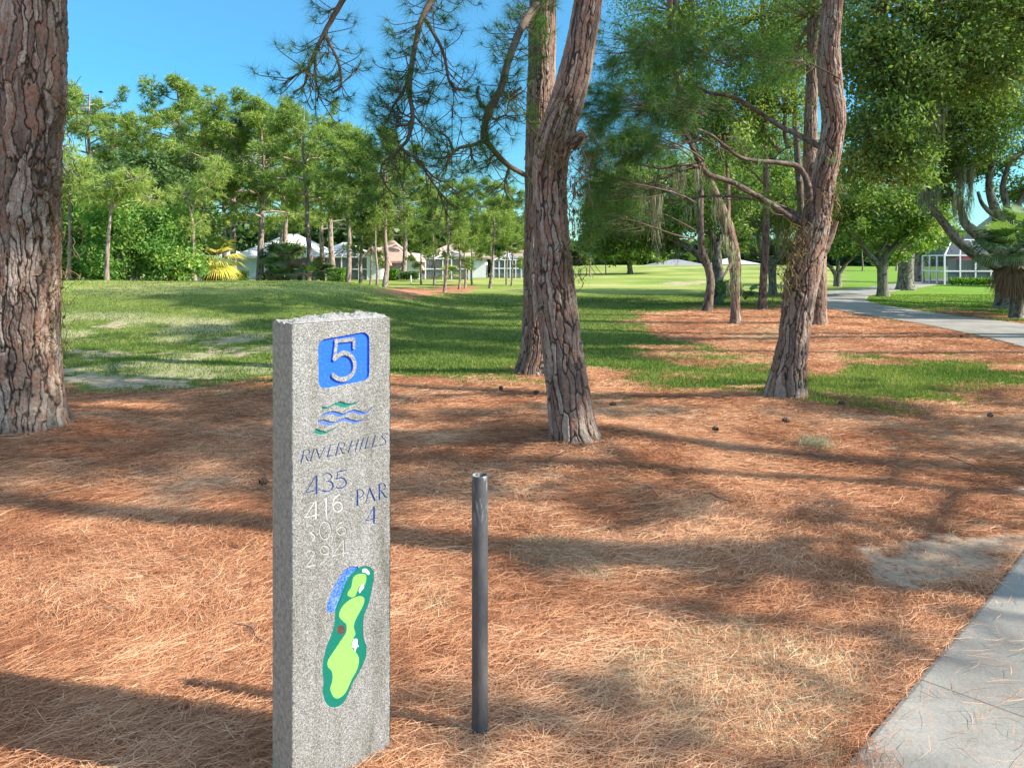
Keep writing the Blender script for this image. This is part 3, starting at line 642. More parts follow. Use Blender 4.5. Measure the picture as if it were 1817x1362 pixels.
names = {1: ('number_panel', 'recessed blue rounded square round the raised figure 5'), 2: ('wave_stripe', 'upper teal wave stripe'), 3: ('wave_stripe', 'upper blue wave stripe'), 4: ('wave_stripe', 'lower blue wave stripe'), 5: ('wave_stripe', 'lower teal wave stripe'),
         6: ('lettering', 'dark blue slanting words RIVER HILLS'), 7: ('lettering', 'blue figures 435'), 8: ('lettering', 'blue words PAR 4'), 9: ('lettering', 'white figures 416'), 20: ('lettering', 'faded pale figures 306'), 21: ('lettering', 'faded pale figures 294'),
         11: ('hole_map', 'dark green outline of the golf hole'), 10: ('map_water', 'blue strip of water'), 12: ('map_green', 'pale green putting green'), 13: ('map_fairway', 'pale green fairway'), 14: ('map_bunker', 'topmost white bunker'), 15: ('map_bunker', 'middle white bunker'), 16: ('map_bunker', 'lowest white bunker'), 17: ('map_tree', 'dark brown dot')}
hm = None
for idn in (1, 2, 3, 4, 5, 6, 7, 8, 9, 20, 21, 11, 10, 12, 13, 14, 15, 16, 17):
    V, Q = sub(idn); par = hm if idn in (10, 12, 13, 14, 15, 16, 17) else sign
    o_ = mesh(names[idn][0], V-np.array(sign.location), Q, PM[idn], par); o_['label'] = names[idn][1]
    if idn == 11: hm = o_
# ---------------------------------------------------------------- the grey pipe beside it
pb = np.array([(851.5-CX)/F*2.31, 2.31, 0]); pb[2] = float(zg(pb[:1], pb[1:2])[0]); zt = EYE-(842-V0)/F*2.31
pr_ = .0255; a = np.linspace(0, 2*math.pi, 48, endpoint=False); prof = [(pr_, -.25), (pr_, zt-.004), (pr_-.0008, zt), (pr_-.0032, zt), (pr_-.004, zt-.003), (pr_-.004, zt-.012)]
V = np.array([(pb[0]+r_*math.cos(x), pb[1]+r_*math.sin(x), z_) for r_, z_ in prof for x in a]); n = 48
Q = [(i*n+j, i*n+(j+1) % n, (i+1)*n+(j+1) % n, (i+1)*n+j) for i in range(5) for j in range(n)]
t = NT('pipe_plastic'); o = t.obj(); sep = t.n('SeparateXYZ', ins={0: o}); nz_ = t.noise(t.map(o, (1, 1, .3)), 40, 4, .7)
c = t.ramp(nz_, [(.35, (.05, .05, .053)), (.7, (.09, .09, .094))])
top_hl = t.math('MULTIPLY', t.ramp(t.noise(t.map(o, (60, 60, 14)), 1.0, 3, .6), [(.55, 0.0), (.68, .7)]), t.ramp(sep.outputs[2], [(.66, 0.0), (.75, .8), (.83, .5)]))  # pale patches near the pipe top, painted in as its sunlit highlight
c = t.mix(top_hl, c, (.55, .57, .60)); M['pipe'] = t.princ(c, .42, .5)
pipe = empty('pipe_stake', (pb[0], pb[1], pb[2]), 'upright dark grey plastic pipe to the right of the granite marker', 'post')
part('pipe', V, np.array(Q), M['pipe'], pipe, True)
V2 = [(pb[0], pb[1], zt-.009)]+[(pb[0]+(pr_-.0041)*math.cos(x), pb[1]+(pr_-.0041)*math.sin(x), zt-.010+.003*math.sin(3*x)) for x in a]
part('debris_fill', np.array(V2), np.array([(0, 1+j, 1+(j+1) % n) for j in range(n)]), mat_plain('pipe_fill', (.42, .36, .25), .9, .1, var=.5, scale=120), pipe)
# ---------------------------------------------------------------- trees placed where the photograph shows them
def px_path(pts, Y0): return np.array([W(u, v, Y0+(p[0] if p else 0)) for u, v, w_, *p in pts]), np.array([w_*.5/F*(Y0+(p[0] if p else 0)) for u, v, w_, *p in pts])
def ground_of(u, v, wpx=0):
    h = hit(u, v); Y = h[1]+wpx*.5/F*h[1]; return Y
def oak_blobs(root, Y0, blobs, anchors, mat, size=.065, bark=None, twr=.012):
    """leafy masses: blobs (u, v, dY, ru, rv, rd, leaves); anchors are limb points they grow from"""
    lf, tw = Acc(), Acc(); size = size*1.2
    for (u, v, dY, ru, rv, rd, n) in blobs:
        Y = Y0+dY; c = W(u, v, Y); rad = np.array([ru/F*Y, rd, rv/F*Y])
        n = int(n*1.3); nc = max(6, int(n/95)); cc = c+in_ball(nc, .35)*rad; tone = np.clip(rng.normal(.5, .38, nc), 0, 1)
        per = n//nc; cr = .13*float(np.mean(rad))+.07
        C = np.repeat(cc, per, 0)+rng.normal(0, 1, (nc*per, 3))*cr*np.array([1, 1, .75])
        lf.add(*leaves(C, size, np.repeat(tone, per)))
        an = anchors[np.argmin(np.linalg.norm(anchors-c, axis=1))]
        hub = an*.35+c*.65
        Pb = bez(an, hub, .08, 6); V, Q = tube(Pb, np.linspace(.10, .05, 6)*min(1, Y/22), 6, False); tw.add(V, Q, {'crack': np.full(len(V), .8), 'plate': rng.random(len(V))})
        for q in cc[:min(nc, 34)]:
            Pb = bez(hub, q, .06, 5); V, Q = tube(Pb, np.linspace(.03, twr*.6, 5), 4, False); tw.add(V, Q, {'crack': np.full(len(V), .8), 'plate': rng.random(len(V))})
    tw.part('branches', M[bark or 'oak_bark'], root); lf.part('crown', M[mat], root, False)
def px_tree(name, label, cat, base, trunk, limbs=(), blobs=(), group=None, bark='oak_bark', leaf='oak_leaf', leafsize=.065, hi=None, moss=(), limbname='limb', extra_anchor=()):
    Y0 = ground_of(base[0], base[1], base[2]); h = hit(base[0], base[1]); root = empty(name, (W(base[0], base[1], Y0)[0], Y0, float(zg(np.array([W(base[0], base[1], Y0)[0]]), np.array([Y0]))[0])), label, cat, group)
    P_, r_ = px_path([(base[0], base[1]+6, base[2])]+list(trunk), Y0)
    if hi: V, Q, at = bark_tube(P_, r_, **hi)
    else: V, Q, at = bark_tube(P_, r_, n=40, step=.06, depth=.012, cw=.12, chh=.3, flare=.30, flh=.35, seed=int(base[0]))
    part('trunk', V, Q, M[bark], root, True, at)
    anch = [P_[-1], P_[-2]]
    for k, L in enumerate(limbs):
        Pl, rl = px_path(L, Y0); V, Q, at = bark_tube(Pl, rl, n=18, step=.08, depth=.006, cw=.1, chh=.25, seed=k+3) if len(Pl) > 1 else None
        part(limbname, V, Q, M[bark], root, True, at); Pr, _ = resample(Pl, rl, .6); anch += list(Pr[1:])
    anch += [W(u, v, Y0+d) for u, v, d in extra_anchor]
    if blobs: oak_blobs(root, Y0, blobs, np.array(anch), leaf, leafsize, bark)
    if moss:
        for (u, v, d, sp, k, L) in moss:
            ac = Acc(); A = W(u, v, Y0+d)[None, :]+np.stack([rng.uniform(-1, 1, k)*sp, rng.normal(0, .12, k), rng.normal(0, .12, k)], 1)
            ac.add(*strands(A, 14, L, .05, .010+.0004*Y0)); ac.part('hanging_moss', M['moss'], root, False)
    return root, Y0, np.array(anch)
def pine_top(root, Pt, rt, H0, H1, Rm, nb, seed, mat='needle_mid', bark='pine_bark_grey', keep=None, **k):
    rs = np.random.default_rng(seed); P_, r_ = resample(Pt, rt, .5)
    bt, ft = pine_crown(None, P_, H0, H1, Rm, nb, rs, keep=keep, **k)
    bt.part('branches', M[bark], root); ft.part('crown', M[mat], root, False)
def vine_part(root, pts, n, L, spread, mat='vine', wd=.007, leafn=0):
    ac = Acc(); C = np.asarray(pts)
    ac.add(*tangle(C, n, L, spread, wd))
    if leafn: 
        q = np.repeat(C, leafn, 0)+rng.normal(0, 1, (len(C)*leafn, 3))*spread*1.1; ac.add(*leaves(q, .045, None, .6, .7))
    return ac.part('dry_vine', M[mat], root, False)

# A: big pine at the left edge
def high_trunk(Pt, top, k=5):
    a = Pt[-1]; d = np.array(top)-a; return [a+d*t_+np.array([.06*math.sin(t_*7), .05*math.cos(t_*5)-.05, 0]) for t_ in np.linspace(0, 1, k+1)[1:]]
YA = 6.22; XA = W(34, 0, YA)[0]
A = empty('pine_tree', (XA, YA, float(zg(np.array([XA]), np.array([YA]))[0])), 'huge pine trunk with flared roots at the left edge of the pine straw', 'pine tree', 'big pines in the pine straw')
PA, rA = px_path([(40, 790, 140), (42, 765, 132), (42, 700, 120), (44, 600, 112), (44, 480, 110), (46, 350, 108), (48, 250, 112), (52, 153, 116), (56, 60, 108), (60, -60, 100)], YA)
PA2 = np.vstack([PA, high_trunk(PA, (XA-.2, YA+.3, 17))]); rA2 = np.concatenate([rA, np.linspace(.24, .07, 5)])
V, Q, at = bark_tube(PA, rA, n=420, step=.0085, depth=.026, cw=.085, chh=.22, flare=.42, flh=.2, seed=4, nroots=6)
part('trunk', V, Q, M['pine_bark'], A, True, at)
V, Q, at = low_tube(PA2[len(PA)-1:], rA2[len(PA)-1:], 16); part('upper_trunk', V, Q, M['pine_bark'], A, True, at)
vp = [W(u, v, YA-.22+abs(u-46)*.004) for u, v in [(20, 330), (24, 360), (30, 300), (12, 400), (16, 430), (34, 260), (70, 365), (60, 420), (96, 180), (98, 200), (94, 230), (98, 160), (100, 310), (98, 340), (100, 360), (97, 390), (96, 430), (100, 300), (90, 215), (80, 500), (98, 480), (20, 380), (10, 350), (28, 400), (97, 600), (99, 560)]]
vine_part(A, vp, 26, .32, .07, leafn=3)
pine_top(A, PA2, rA2, 8.0, 16.8, 3.2, 24, 11, tuftn=7, L=.34, wd=.04, dens=.8)

# B: the leaning front pine and the upright pine behind it
YB = 5.76; XB = W(1022, 0, YB)[0]
B = empty('pine_tree', (XB, YB, float(zg(np.array([XB]), np.array([YB]))[0])), 'pine with a leaning trunk in front of another, standing on a mound of pine straw', 'pine tree', 'big pines in the pine straw')
PB, rB = px_path([(1027, 806, 92), (1022, 786, 88), (1014, 740, 80), (1002, 650, 74), (991, 570, 70), (984, 500, 68), (980, 430, 62), (976, 350, 60), (976, 300, 64), (986, 245, 68), (1000, 200, 62), (1014, 150, 58), (1034, 60, 54), (1052, -60, 52)], YB)
PB2 = np.vstack([PB, high_trunk(PB, (XB+.6, YB+.2, 15.5))]); rB2 = np.concatenate([rB, np.linspace(.13, .05, 5)])
V, Q, at = bark_tube(PB, rB, n=260, step=.009, depth=.019, cw=.06, chh=.19, flare=.15, flh=.16, seed=8, nroots=7, lump=.07)
part('trunk', V, Q, M['pine_bark'], B, True, at)
V, Q, at = low_tube(PB2[len(PB)-1:], rB2[len(PB)-1:], 14); part('upper_trunk', V, Q, M['pine_bark'], B, True, at)
V, Q, at = bark_tube(np.array([W(1012, 258, YB-.1), W(1030, 242, YB-.14), W(1037, 236, YB-.15)]), np.array([.055, .045, .04]), n=40, step=.01, depth=.006, seed=3); part('branch_stub', V, Q, M['pine_bark'], B, True, at)
vp = [W(u, v, YB-.14) for u, v in [(1030, 262), (1038, 280), (1040, 250), (1022, 300), (1012, 320), (1015, 345), (1018, 365), (1020, 330), (1010, 300), (1008, 280), (1016, 385), (1012, 420), (1016, 450), (1020, 470), (1024, 490), (975, 262), (985, 250), (970, 275), (990, 215), (1000, 200), (1004, 180), (980, 290), (968, 255)]]
vine_part(B, vp, 16, .26, .05, leafn=3)
pine_top(B, PB2, rB2, 9.2, 15.3, 2.6, 18, 12, tuftn=7, L=.34, wd=.04, dens=.6)
YR = ground_of(950, 665, 66)+.02; XR = W(951, 0, YR)[0]
Rr = empty('pine_tree', (XR, YR, float(zg(np.array([XR]), np.array([YR]))[0])), 'upright grey brown pine directly behind the leaning one, at the edge of the grass', 'pine tree', 'big pines in the pine straw')
PR, rR = px_path([(950, 678, 76), (950, 664, 70), (954, 620, 60), (956, 560, 56), (956, 480, 56), (958, 380, 54), (958, 300, 52), (958, 240, 50), (960, 155, 50), (962, 60, 48), (964, -60, 46)], YR)
PR2 = np.vstack([PR, high_trunk(PR, (XR+.1, YR+.2, 18))]); rR2 = np.concatenate([rR, np.linspace(.17, .05, 5)])
V, Q, at = bark_tube(PR, rR, n=240, step=.014, depth=.020, cw=.07, chh=.24, flare=.22, flh=.22, seed=15)
part('trunk', V, Q, M['pine_bark'], Rr, True, at)
V, Q, at = low_tube(PR2[len(PR)-1:], rR2[len(PR)-1:], 14); part('upper_trunk', V, Q, M['pine_bark_grey'], Rr, True, at)
pine_top(Rr, PR2, rR2, 10.0, 17.8, 2.8, 18, 13, tuftn=7, L=.34, wd=.04, dens=.8)
# the drooping limbs of the upright pine left of its trunk, against the sky
def limb_set(root, name, paths, Y, mat, tipL, tn, needmat, side_n=6, seed=0, wd=.0028, sub=.28, leafname='needles', tlen=None, rt=1.0):
    rs = np.random.default_rng(seed); ft = Acc(); bt = Acc()
    for L in paths:
        Pl, rl = px_path(L, Y); P_, r_ = resample(Pl, rl, .04); V, Q = tube(P_, r_, 7, False); V = V+rng.normal(0, .0018, V.shape)
        bt.add(V, Q, {'crack': .5+.5*rng.random(len(V)), 'plate': rng.random(len(V))})
        n = max(2, int(side_n*len(P_)*.04/.5)); C = []; Ax = []
        for q in range(n+1):
            if q == n: p = P_[-1]; d = unit(P_[-1]-P_[-3])
            else:
                i_ = int(rs.uniform(.12, 1)*(len(P_)-2)); p = P_[i_]; d = unit(unit(P_[i_+1]-P_[i_])*.4+rs.normal(0, 1, 3)*np.array([1, .9, .8]))
            e = p+d*rs.uniform(.4, 1.3)*sub+np.array([0, 0, -.03]) if q < n else p
            e2 = e+unit(d+np.array([0, 0, .9]))*sub*.35
            if q < n:
                Pb, _ = resample(np.array([p, e, e2]), np.array([.006, .005, .004]), .05); V, Q = tube(Pb, np.linspace(.0055, .004, len(Pb))*rt, 5, False); bt.add(V, Q, {'crack': np.full(len(V), .7), 'plate': rng.random(len(V))})
            else: e2 = p
            C.append(e2); Ax.append(unit(e2-e+d*.02) if q < n else d)
            if rs.random() < .45: C.append(e*.6+e2*.4+rs.normal(0, .03, 3)); Ax.append(d)
        C = np.array(C); Ax = unit(np.array(Ax)); ft.add(*tufts(C, Ax, tn, tipL, wd, .25, .16))
    bt.part(name, mat, root); ft.part(leafname, needmat, root, False)
LB = [[(934, 312, 9), (915, 302, 9, -.1), (895, 288, 10, -.2), (862, 250, 12, -.3), (858, 240, 13, -.3), (866, 200, 14, -.4), (888, 158, 13, -.4), (902, 110, 13, -.3), (925, 50, 14, .3), (958, 0, 16, 1.3)],
      [(860, 248, 8, -.3), (838, 258, 7, -.4), (815, 262, 6, -.5), (806, 268, 5, -.5), (795, 245, 4, -.6), (780, 236, 3, -.6)],
      [(812, 264, 5, -.5), (800, 275, 4, -.6), (785, 282, 3, -.7), (768, 280, 3, -.7)], [(836, 262, 4, -.4), (838, 280, 3, -.4), (845, 290, 2, -.4)],
      [(903, 300, 6, -.2), (898, 315, 5, -.2), (896, 330, 4, -.3), (900, 350, 3, -.3)], [(880, 272, 5, -.2), (868, 283, 4, -.3), (862, 290, 3, -.3)],
      [(890, 158, 6, -.3), (905, 175, 5, -.2), (925, 165, 4, -.1)], [(866, 200, 5, -.4), (880, 212, 4, -.4), (895, 205, 3, -.4), (915, 210, 3, -.4)], [(850, 153, 5, -.3), (845, 170, 4, -.3), (855, 185, 3, -.3)],
      [(925, 155, 5, -.2), (910, 168, 4, -.2), (902, 185, 3, -.2), (900, 200, 2, -.2)]]
limb_set(Rr, 'drooping_limb', LB, YR-1.3, M['twig'], .20, 44, M['needle_near'], 13, 21)
LB2 = [[(958, -90, 18, 1.6), (880, -60, 15, .6), (800, -30, 13, 0), (755, 20, 11, -.4), (735, 90, 10, -.5), (727, 155, 9, -.6), (732, 200, 8, -.6), (730, 225, 8, -.6), (722, 250, 7, -.6), (713, 263, 6, -.6), (735, 280, 5, -.7), (755, 305, 4, -.7), (780, 340, 3.5, -.7), (803, 366, 3, -.7)],
       [(735, 100, 6, -.5), (716, 162, 5, -.6), (700, 185, 4, -.6), (691, 206, 3.5, -.6), (687, 216, 3, -.6)], [(731, 210, 4, -.6), (712, 200, 3, -.6), (705, 188, 3, -.6)],
       [(730, 220, 5, -.6), (716, 222, 4, -.6), (702, 222, 3, -.6), (692, 215, 2, -.6)], [(712, 264, 5, -.6), (698, 278, 4, -.6), (680, 288, 4, -.7), (676, 305, 3, -.7), (685, 330, 3, -.7), (705, 350, 2.5, -.7)],
       [(735, 205, 4, -.6), (752, 225, 3, -.6), (765, 240, 2.5, -.6)], [(760, 155, 4, -.5), (763, 175, 3, -.5), (752, 184, 3, -.5), (745, 176, 3, -.5)],
       [(745, 290, 4, -.7), (775, 318, 3, -.7), (797, 322, 2.5, -.7)], [(752, 30, 7, -.4), (785, 90, 6, -.4), (800, 150, 5, -.4), (830, 160, 4, -.4)], [(806, 268, 4, -.5), (795, 290, 3, -.6), (790, 305, 2.5, -.6)], [(680, 290, 3, -.7), (700, 300, 3, -.7), (712, 310, 2, -.7)]]
limb_set(Rr, 'drooping_limb', LB2, YR-1.6, M['twig'], .20, 40, M['needle_near'], 12, 22)
LB3 = [[(620, -20, 12), (575, 60, 8), (548, 120, 6), (540, 150, 4), (520, 165, 3)], [(575, 60, 6), (600, 110, 5), (605, 150, 4), (590, 165, 3)], [(560, 100, 5), (560, 140, 4), (565, 165, 3), (562, 180, 2)], [(548, 120, 5), (515, 140, 4), (503, 150, 3)], [(620, -20, 11), (700, -50, 13), (800, -70, 15, .6), (958, -110, 18, 2.0)]]
limb_set(Rr, 'drooping_limb', LB3, YR-2.0, M['twig'], .20, 34, M['needle_near'], 13, 23)

# C: the pine on the right with a kink, its limbs reaching left
YC = ground_of(1393, 712, 66)+.02; XC = W(1393, 0, YC)[0]
Cc = empty('pine_tree', (XC, YC, float(zg(np.array([XC]), np.array([YC]))[0])), 'crooked pine bulging with dry vine, right of centre, long bare limbs reaching left', 'pine tree', 'big pines in the pine straw')
PC, rC = px_path([(1390, 726, 80), (1393, 710, 70), (1401, 650, 56), (1409, 600, 50), (1416, 540, 54), (1424, 490, 58), (1436, 440, 52), (1446, 400, 50), (1455, 350, 48), (1465, 300, 42), (1475, 250, 38), (1479, 205, 40), (1474, 155, 40), (1470, 100, 38), (1476, 20, 37), (1484, -60, 36)], YC)
PC2 = np.vstack([PC, high_trunk(PC, (XC+.9, YC+.4, 14.5))]); rC2 = np.concatenate([rC, np.linspace(.11, .05, 5)])
V, Q, at = bark_tube(PC, rC, n=220, step=.011, depth=.020, cw=.06, chh=.18, flare=.20, flh=.18, seed=23, nroots=6, lump=.09)
part('trunk', V, Q, M['pine_bark'], Cc, True, at)
V, Q, at = low_tube(PC2[len(PC)-1:], rC2[len(PC)-1:], 14); part('upper_trunk', V, Q, M['pine_bark'], Cc, True, at)
vp = [W(u, v, YC-.12+rng.normal(0, .05)) for u, v in [(1400, 470), (1405, 455), (1398, 490), (1410, 440), (1415, 425), (1395, 480), (1402, 500), (1412, 470), (1408, 485), (1420, 440), (1392, 500), (1400, 515), (1412, 500), (1418, 455), (1424, 470), (1406, 430), (1428, 430), (1418, 410), (1480, 345), (1484, 330), (1478, 380), (1450, 345), (1425, 415), (1396, 460)]]
vine_part(Cc, vp, 16, .22, .045, leafn=3)
LC = [[(1428, 398, 14), (1415, 392, 13), (1395, 380, 12, -.05), (1350, 352, 11, -.1), (1300, 324, 10, -.2), (1262, 312, 10, -.3), (1243, 298, 9, -.3), (1215, 292, 6, -.4), (1170, 298, 5, -.5), (1130, 290, 4, -.5)],
      [(1432, 400, 13), (1436, 370, 13, -.05), (1436, 340, 12, -.1), (1428, 312, 11, -.1), (1416, 296, 10, -.1), (1390, 290, 9, -.15), (1350, 286, 8, -.2), (1315, 280, 7, -.3), (1290, 262, 6, -.3), (1262, 240, 5, -.3), (1235, 228, 4, -.4)],
      [(1458, 262, 12), (1420, 242, 10, .1), (1380, 222, 9, .15), (1345, 198, 8, .2), (1300, 172, 7, .2), (1262, 166, 6, .2), (1235, 152, 5, .2)],
      [(1248, 300, 9, -.3), (1232, 270, 8, -.3), (1220, 245, 7, -.3), (1205, 220, 5, -.4), (1190, 200, 4, -.4)], [(1243, 298, 6, -.3), (1215, 300, 5, -.3), (1180, 315, 4, -.3), (1130, 330, 3, -.4)],
      [(1425, 395, 8), (1400, 372, 7, .2), (1330, 352, 6, .3), (1260, 348, 5, .3), (1200, 355, 4, .3), (1160, 350, 3, .3)]]
limb_set(Cc, 'long_limb', LC, YC, M['pine_bark_grey'], .20, 36, M['needle_near'], 3, 31, sub=.25)
V, Q, at = bark_tube(np.array([W(1457, 455, YC+.1), W(1474, 420, YC+.15), W(1484, 392, YC+.15)]), np.array([.05, .035, .025]), n=30, step=.015, depth=.005, seed=5); part('broken_limb', V, Q, M['pine_bark'], Cc, True, at)
ft = Acc(); bt = Acc()
for (u, v, dY, ru, rv, n) in [(1070, 190, -.2, 55, 45, 60), (1130, 175, .1, 60, 40, 60), (1190, 185, .3, 55, 45, 45), (1075, 260, -.3, 50, 45, 60), (1130, 255, -.2, 55, 40, 60), (1060, 330, -.1, 35, 45, 40), (1095, 330, .3, 45, 40, 36), (1170, 240, .4, 45, 45, 36), (1055, 395, .2, 28, 40, 28), (1110, 380, .5, 40, 35, 22), (1090, 90, .1, 80, 60, 50), (1180, 90, .3, 80, 60, 50), (1270, 100, .5, 80, 60, 40), (1370, 110, .6, 70, 50, 36)]:
    Y = YC-.9+dY; n = int(n*1.35); c = W(u, v, Y); C = c+in_ball(n, .2)*np.array([ru/F*Y, .35, rv/F*Y]); hub = W(u+55, v-6, Y+.1)
    ft.add(*tufts(C, unit(C-hub+np.array([0, 0, .02])), 44, .19, .003, .3, .2))
    anc = W(max(u+120, 1235), v+30, YC-.3)
    for q in C[::4]:
        Pb = bez(hub+(anc-hub)*rng.random()*.45+(q-hub)*rng.random()*.4, q, .05, 6); V, Q = tube(Pb, np.linspace(.004, .0022, 6), 4, False); bt.add(V, Q, {'crack': np.full(len(V), .8), 'plate': rng.random(len(V))})
    V, Q = tube(bez(W(max(u+120, 1235), v+30, YC-.3), hub, .04, 8), np.linspace(.009, .006, 8), 5, False); bt.add(V, Q, {'crack': np.full(len(V), .8), 'plate': rng.random(len(V))})
bt.part('twigs', M['twig'], Cc); ft.part('needles', M['needle_near'], Cc, False)
# moss threads and thin bare sprays hanging from the limb
ac = Acc()
for (u, v, k, L) in [(1165, 318, 5, .42), (1160, 345, 5, .5), (1196, 300, 6, .25), (1212, 312, 3, .2), (1138, 350, 4, .35), (1240, 305, 3, .2)]:
    ac.add(*strands(W(u, v, YC-.35)[None, :]+rng.normal(0, .03, (k, 3)), 16, L, .02, .006))
ac.part('hanging_moss', M['moss'], Cc, False)
pine_top(Cc, PC2, rC2, 6.6, 14.2, 2.7, 24, 14, tuftn=7, L=.34, wd=.04, dens=.8)
# second pine just behind it
px_tree('pine_tree', 'sunlit pine trunk showing right behind the crooked pine', 'pine tree', (1449, 578, 36), [(1449, 560, 34), (1450, 500, 32), (1448, 420, 30), (1440, 330, 27), (1438, 260, 24), (1440, 150, 20), (1442, 40, 18), (1445, -80, 16)], bark='pine_bark', group='trees along the cart path',
        hi=dict(n=110, step=.03, depth=.018, cw=.08, chh=.2, flare=.12, flh=.3, seed=5), blobs=[(1440, 20, 0, 90, 60, 1.5, 3500), (1400, 110, 1, 60, 45, 1.2, 2200)], leaf='oak_leaf')
# ---- trees of the middle distance, right of centre
GP = 'trees right of centre'
px_tree('pine_tree', 'dark leaning trunk nearest the open fairway', 'pine tree', (1254, 552, 18), [(1257, 535, 15), (1261, 500, 14), (1255, 470, 13), (1245, 440, 12), (1243, 390, 11), (1242, 330, 10), (1232, 250, 9), (1225, 160, 8), (1222, 40, 7)], bark='pine_bark_grey', group=GP,
        blobs=[(1225, 190, 0, 60, 50, 1.5, 5000), (1170, 110, 0, 90, 60, 2, 6000), (1190, 20, 0, 110, 70, 2, 5000), (1230, -130, 0, 150, 90, 3, 4200), (1200, -260, 0, 130, 70, 3, 3000)], leaf='oak_leaf_bright')
px_tree('oak_tree', 'spreading oak with a long low limb arching left over the fairway', 'oak tree', (1271, 538, 26), [(1271, 520, 20), (1274, 490, 20), (1272, 460, 18), (1268, 430, 16)], limbs=[[(1272, 520, 10), (1262, 490, 11), (1250, 465, 12), (1230, 445, 12), (1210, 432, 11), (1185, 422, 9), (1150, 415, 6)], [(1268, 440, 12), (1258, 400, 9), (1230, 370, 7), (1200, 350, 5)], [(1272, 440, 12), (1285, 400, 9), (1300, 360, 7)], [(1276, 460, 7), (1262, 420, 6), (1250, 410, 5)]],
        blobs=[(1190, 390, 0, 60, 30, 2.0, 4200), (1120, 400, 1, 60, 28, 2.2, 4600), (1075, 380, 0, 40, 35, 1.8, 4500), (1060, 430, 1, 30, 22, 1.2, 2000), (1150, 436, 1, 50, 9, 1.2, 700), (1250, 360, 0, 50, 45, 2, 4500), (1290, 330, 1, 55, 55, 2, 4500), (1200, 320, 2, 70, 50, 2, 5500), (1110, 320, 2, 60, 45, 2, 4500), (1290, 420, 1.5, 30, 30, 1.4, 1500)],
        leafsize=.13, group=GP, moss=[(1180, 425, 0, .5, 10, .9), (1262, 430, 0, .3, 6, .8)])
px_tree('pine_tree', 'twisted trunk draped in pale hanging moss, between the two dark trunks', 'pine tree', (1305, 577, 21), [(1305, 560, 17), (1305, 518, 16), (1304, 470, 21), (1298, 430, 21), (1286, 390, 22), (1272, 350, 14), (1255, 310, 11), (1240, 280, 10), (1222, 245, 9), (1208, 212, 8), (1200, 150, 7), (1190, 60, 6)], bark='pine_bark', group=GP,
        limbs=[[(1290, 400, 12), (1292, 350, 8), (1290, 300, 6), (1285, 240, 5)], [(1302, 460, 6), (1290, 480, 5, -.3), (1283, 492, 3, -.4)]],
        hi=dict(n=90, step=.03, depth=.012, cw=.08, chh=.2, flare=.25, flh=.3, seed=9), moss=[(1290, 420, -.16, .10, 4, .55), (1300, 455, -.16, .12, 4, .5), (1284, 380, -.14, .12, 4, .4), (1310, 480, -.16, .04, 2, .5), (1278, 355, -.1, .1, 3, .4), (1296, 492, -.16, .03, 2, .35), (1240, 370, .1, .3, 3, .5)], blobs=[(1290, 250, .5, 45, 40, 1, 1800), (1235, 200, .5, 50, 45, 1, 2200), (1200, 80, 0, 100, 60, 1.5, 4000), (1220, -120, 0, 150, 90, 2.6, 3800), (1190, -270, 0, 150, 80, 2.6, 3200)], leaf='oak_leaf', leafsize=.09)
px_tree('pine_tree', 'straight dark scaly trunk left of the crooked pine', 'pine tree', (1353, 549, 16), [(1353, 530, 14), (1356, 470, 13.5), (1359, 420, 12), (1360, 350, 11), (1358, 260, 10), (1356, 155, 9), (1354, 50, 8), (1352, -40, 7)], bark='pine_bark_grey', group=GP, limbs=[[(1358, 330, 4), (1330, 300, 3), (1300, 290, 2)], [(1357, 300, 4), (1385, 270, 3), (1400, 262, 2)]],
        blobs=[(1320, 190, .5, 50, 40, 1.5, 3500), (1390, 170, .5, 45, 45, 1.5, 3000), (1350, 110, 0, 70, 40, 1.8, 3600), (1350, 20, 0, 110, 60, 2, 4500), (1360, -110, 0, 140, 80, 2.8, 3600), (1330, 260, 1, 40, 30, 1.5, 1800)], leaf='oak_leaf_bright', leafsize=.10)
px_tree('oak_tree', 'oak with a short bent trunk and curling mossy limbs, left of the path', 'oak tree', (1371, 523, 17), [(1371, 505, 13), (1370, 480, 14), (1372, 460, 15)], limbs=[[(1372, 465, 10), (1385, 450, 9), (1393, 430, 8), (1397, 400, 7), (1392, 370, 5)], [(1370, 465, 10), (1358, 455, 8), (1340, 450, 7), (1325, 435, 6), (1310, 418, 5)], [(1362, 460, 7), (1348, 440, 6), (1345, 425, 5), (1336, 415, 4)], [(1380, 455, 6), (1378, 430, 5), (1384, 410, 4)]],
        blobs=[(1385, 385, 0, 36, 24, 2.2, 2400), (1335, 385, 0, 40, 26, 2.2, 2600), (1300, 435, 2, 28, 14, 1.6, 700), (1360, 340, 1, 60, 45, 2.5, 4800), (1420, 350, 2, 50, 50, 2.5, 3800), (1318, 340, 2, 50, 45, 2.5, 3800), (1400, 270, 3, 80, 60, 3, 5600), (1300, 270, 3, 60, 50, 3, 4500)], leafsize=.15, group=GP, moss=[(1345, 385, -1, 1.2, 26, 1.3), (1385, 400, -1, 1.0, 16, 1.2)], leaf='oak_leaf_bright')
px_tree('pine_tree', 'thin grey trunk rising behind the limbs left of the crooked pine', 'pine tree', (1421, 530, 12), [(1421, 500, 12), (1422, 400, 12), (1418, 320, 12), (1413, 250, 11), (1409, 155, 10), (1408, 20, 9)], bark='pine_bark_grey', group=GP, blobs=[(1420, 60, 0, 70, 50, 2, 3500)], leafsize=.12)
